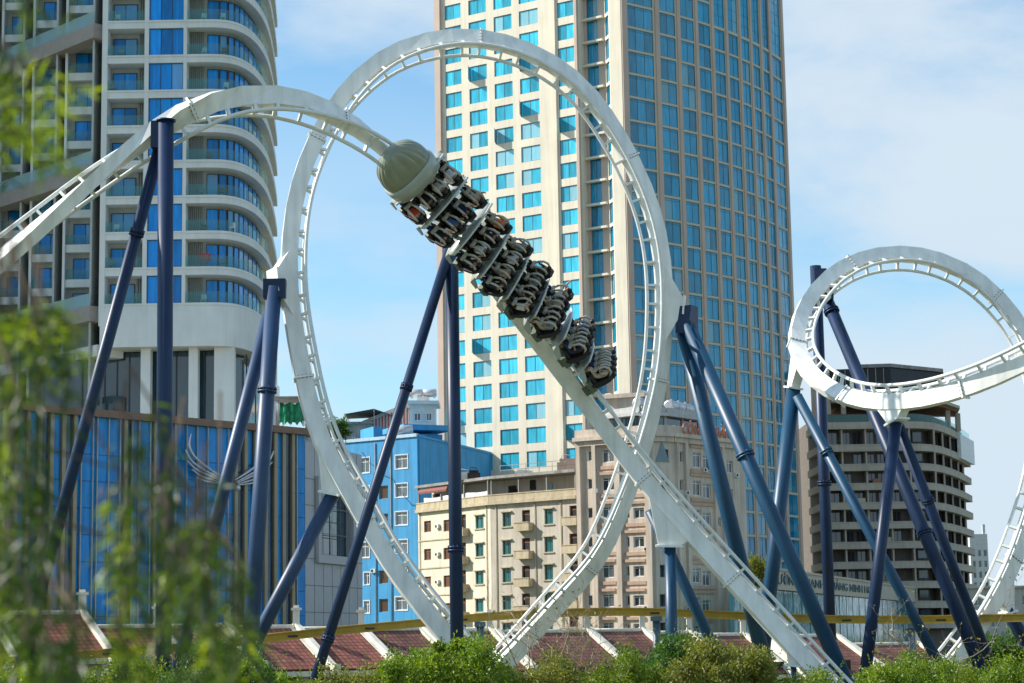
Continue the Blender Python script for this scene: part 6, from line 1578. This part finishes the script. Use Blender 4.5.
def bare_tree(label, px, ybase_Y, ytop, spread, seed, leaves=0, lm=None, name='bare_tree'):
    r = random.Random(seed); Y = ybase_Y; pt = P(px, ytop, Y); h = pt.z
    root = thing(name, label, 'tree', (pt.x, Y, 0)); mb = MB(); ends = []
    def grow(p, d, L, rad, dep):
        pts = [p]; n = 4
        for k in range(n):
            d = (d+rdir(r)*.22+V((0, 0, .04))).normalized(); pts.append(pts[-1]+d*L/n)
        mb.tube(pts, [rad*(1-.12*k) for k in range(n+1)], 6 if rad > .02 else 4)
        if dep == 0: ends.append(pts[-1]); return
        for k in range(r.choice((2, 3, 3))):
            s = pts[r.randint(2, n)]; dd = (d+rdir(r, .1)*spread).normalized(); grow(s, dd, L*r.uniform(.5, .78), rad*.55, dep-1)
    for k in range(3): grow(V((pt.x+r.uniform(-.12, .12), Y, 0)), V((r.uniform(-.2, .2), r.uniform(-.2, .2), 1)).normalized(), h*.55, .05, 4)
    mb.build('trunk', M_TWIG, root)
    if leaves:
        q = MB()
        for e in ends:
            for k in range(leaves):
                if r.random() < .6: leaf_quad(q, e+rdir(r)*.12, rdir(r), rdir(r, .5), .13, .08)
        q.build('crown', lm, root)
bare_tree('nearly bare tree with pale twigs and a few yellow leaves, right of the crossing braces', 941, 74, 585, .95, 21, 2, L_DRY)
bare_tree('pale leafless shrub in front of the right loop foot', 572, 68, 598, .75, 22, 0)
bare_tree('thin bare twigs rising from the bush beside the loop foot', 552, 67, 618, .8, 24, 1, L_OLIVE)
# --- blurred tree close to the camera at the left: trunk outside the frame, hanging leafy strands
def near_tree():
    r = random.Random(77)
    base = V((-2.6, 6.2, 0))
    root = thing('drooping_tree', 'out of focus tree with drooping narrow yellow green leaves close at the left edge', 'tree', base)
    mb = MB(); top = V((-2.3, 5.6, 5.6)); mb.tube([base, V((-2.7, 6.0, 2.2)), V((-2.45, 5.8, 4.2)), top], [.17, .14, .10, .06], 12); mb.build('trunk', M_BARK, root)
    strands = []
    # (start px, start py, end px, end py, distance, leaves, kind)
    for k in range(30):     # dense dark mass along the left edge
        x = r.uniform(-70, 42); y = r.uniform(290, 600); strands.append((x, y, x+r.uniform(-5, 45), y+r.uniform(70, 180), r.uniform(4.4, 6.4), 20, 'g' if r.random() < .72 else 'y'))
    for k in range(16):     # lower left clump
        x = r.uniform(-10, 130); y = r.uniform(505, 640); strands.append((x, y, x+r.uniform(-10, 40), y+r.uniform(70, 150), r.uniform(4.4, 6.4), 18, 'g' if r.random() < .65 else 'y'))
    for k in range(10):
        x = r.uniform(-50, 60); y = r.uniform(300, 350); strands.append((x, y, x+r.uniform(15, 50), y+r.uniform(40, 90), r.uniform(4.4, 5.6), 16, 'y' if r.random() < .5 else 'g'))
    for k in range(20):
        x = r.uniform(110, 245); y = r.uniform(440, 620)+max(0, (x-180))*.5; strands.append((x, y, x+r.uniform(-15, 35), y+r.uniform(60, 150), r.uniform(4.6, 6.4), 13, 'g' if r.random() < .6 else 'y'))
    for (x, y) in ((150, 400), (140, 430), (165, 470), (185, 520), (205, 545), (225, 560), (120, 420), (150, 520)): strands.append((x, y, x+r.uniform(-5, 18), y+r.uniform(110, 180), r.uniform(4.6, 5.6), 17, 'g'))
    for k in range(8):
        x = r.uniform(-50, 4); y = r.uniform(-40, 120); strands.append((x, y, x+r.uniform(0, 16), y+r.uniform(60, 110), r.uniform(4.6, 6), 14, 'g' if r.random() < .7 else 'y'))
    for k in range(2):
        x = r.uniform(-50, -25); y = r.uniform(205, 270); strands.append((x, y, x+r.uniform(5, 25), y+r.uniform(60, 120), r.uniform(4.6, 6), 16, 'g'))
    # two sprays that reach out to the right, bright yellow green
    for (x, y, ex, ey) in ((-40, 110, 85, 92), (-40, 120, 60, 118), (-40, 135, 62, 150), (-40, 128, 50, 175), (-30, 140, 72, 170)): strands.append((x, y, ex, ey, r.uniform(4.6, 5.2), 17, 'Y'))
    for (x, y) in ((40, 0), (75, -10), (64, 8)): strands.append((x, y-60, x+4, y+12, 5, 5, 'g'))
    tw = MB(); G, Yl = MB(), MB()
    for (x, y, ex, ey, D, n, kind) in strands:
        a, e = P(x, y, D), P(ex, ey, D+r.uniform(-.3, .3))
        if kind != 'Y': link_ = a+V((r.uniform(-.1, .05), r.uniform(-.1, .1), r.uniform(.05, .25)))
        else: link_ = a+V((-.2, .1, .05))
        mid = a.lerp(e, .5)+V((r.uniform(-.04, .06), 0, .05)); tw.tube([link_, a, mid, e], [.005, .004, .003, .0015], 5)
        # each strand hangs from a limb of the tree
        tgt = mb  # noqa
        dd = (e-a).normalized(); mbx = Yl if kind in 'yY' else G
        for k in range(n):
            t = (k+.5)/n; q = a.lerp(mid, t*2) if t < .5 else mid.lerp(e, t*2-1)
            for s in range(3):
                d = (dd*.6+rdir(r)*.85+V((0, 0, -.3 if kind != 'Y' else -.1))).normalized(); leaf_quad(mbx, q, d, rdir(r, .4), r.uniform(.05, .10), r.uniform(.007, .012), 0, .15)
    # limbs: from the trunk over the strands
    for (px, py, D) in ((-70, 60, 5.4), (-60, 180, 5.0), (-50, 250, 5.4), (-40, 380, 5.2), (40, 440, 5.3), (120, 470, 5.5), (190, 560, 5.6)):
        e = P(px, py, D); s = V((-2.45, 5.8, min(4.6, max(3.2, e.z+.15)))); tw.tube([s, s.lerp(e, .5)+V((0, 0, .16)), e], [.011, .007, .003], 6)
    tw.build('twigs', M_BARK, root)
    o = G.build('leaves', L_NEAR, root); o2 = Yl.build('yellow_leaves', L_NEARY, root)
near_tree()
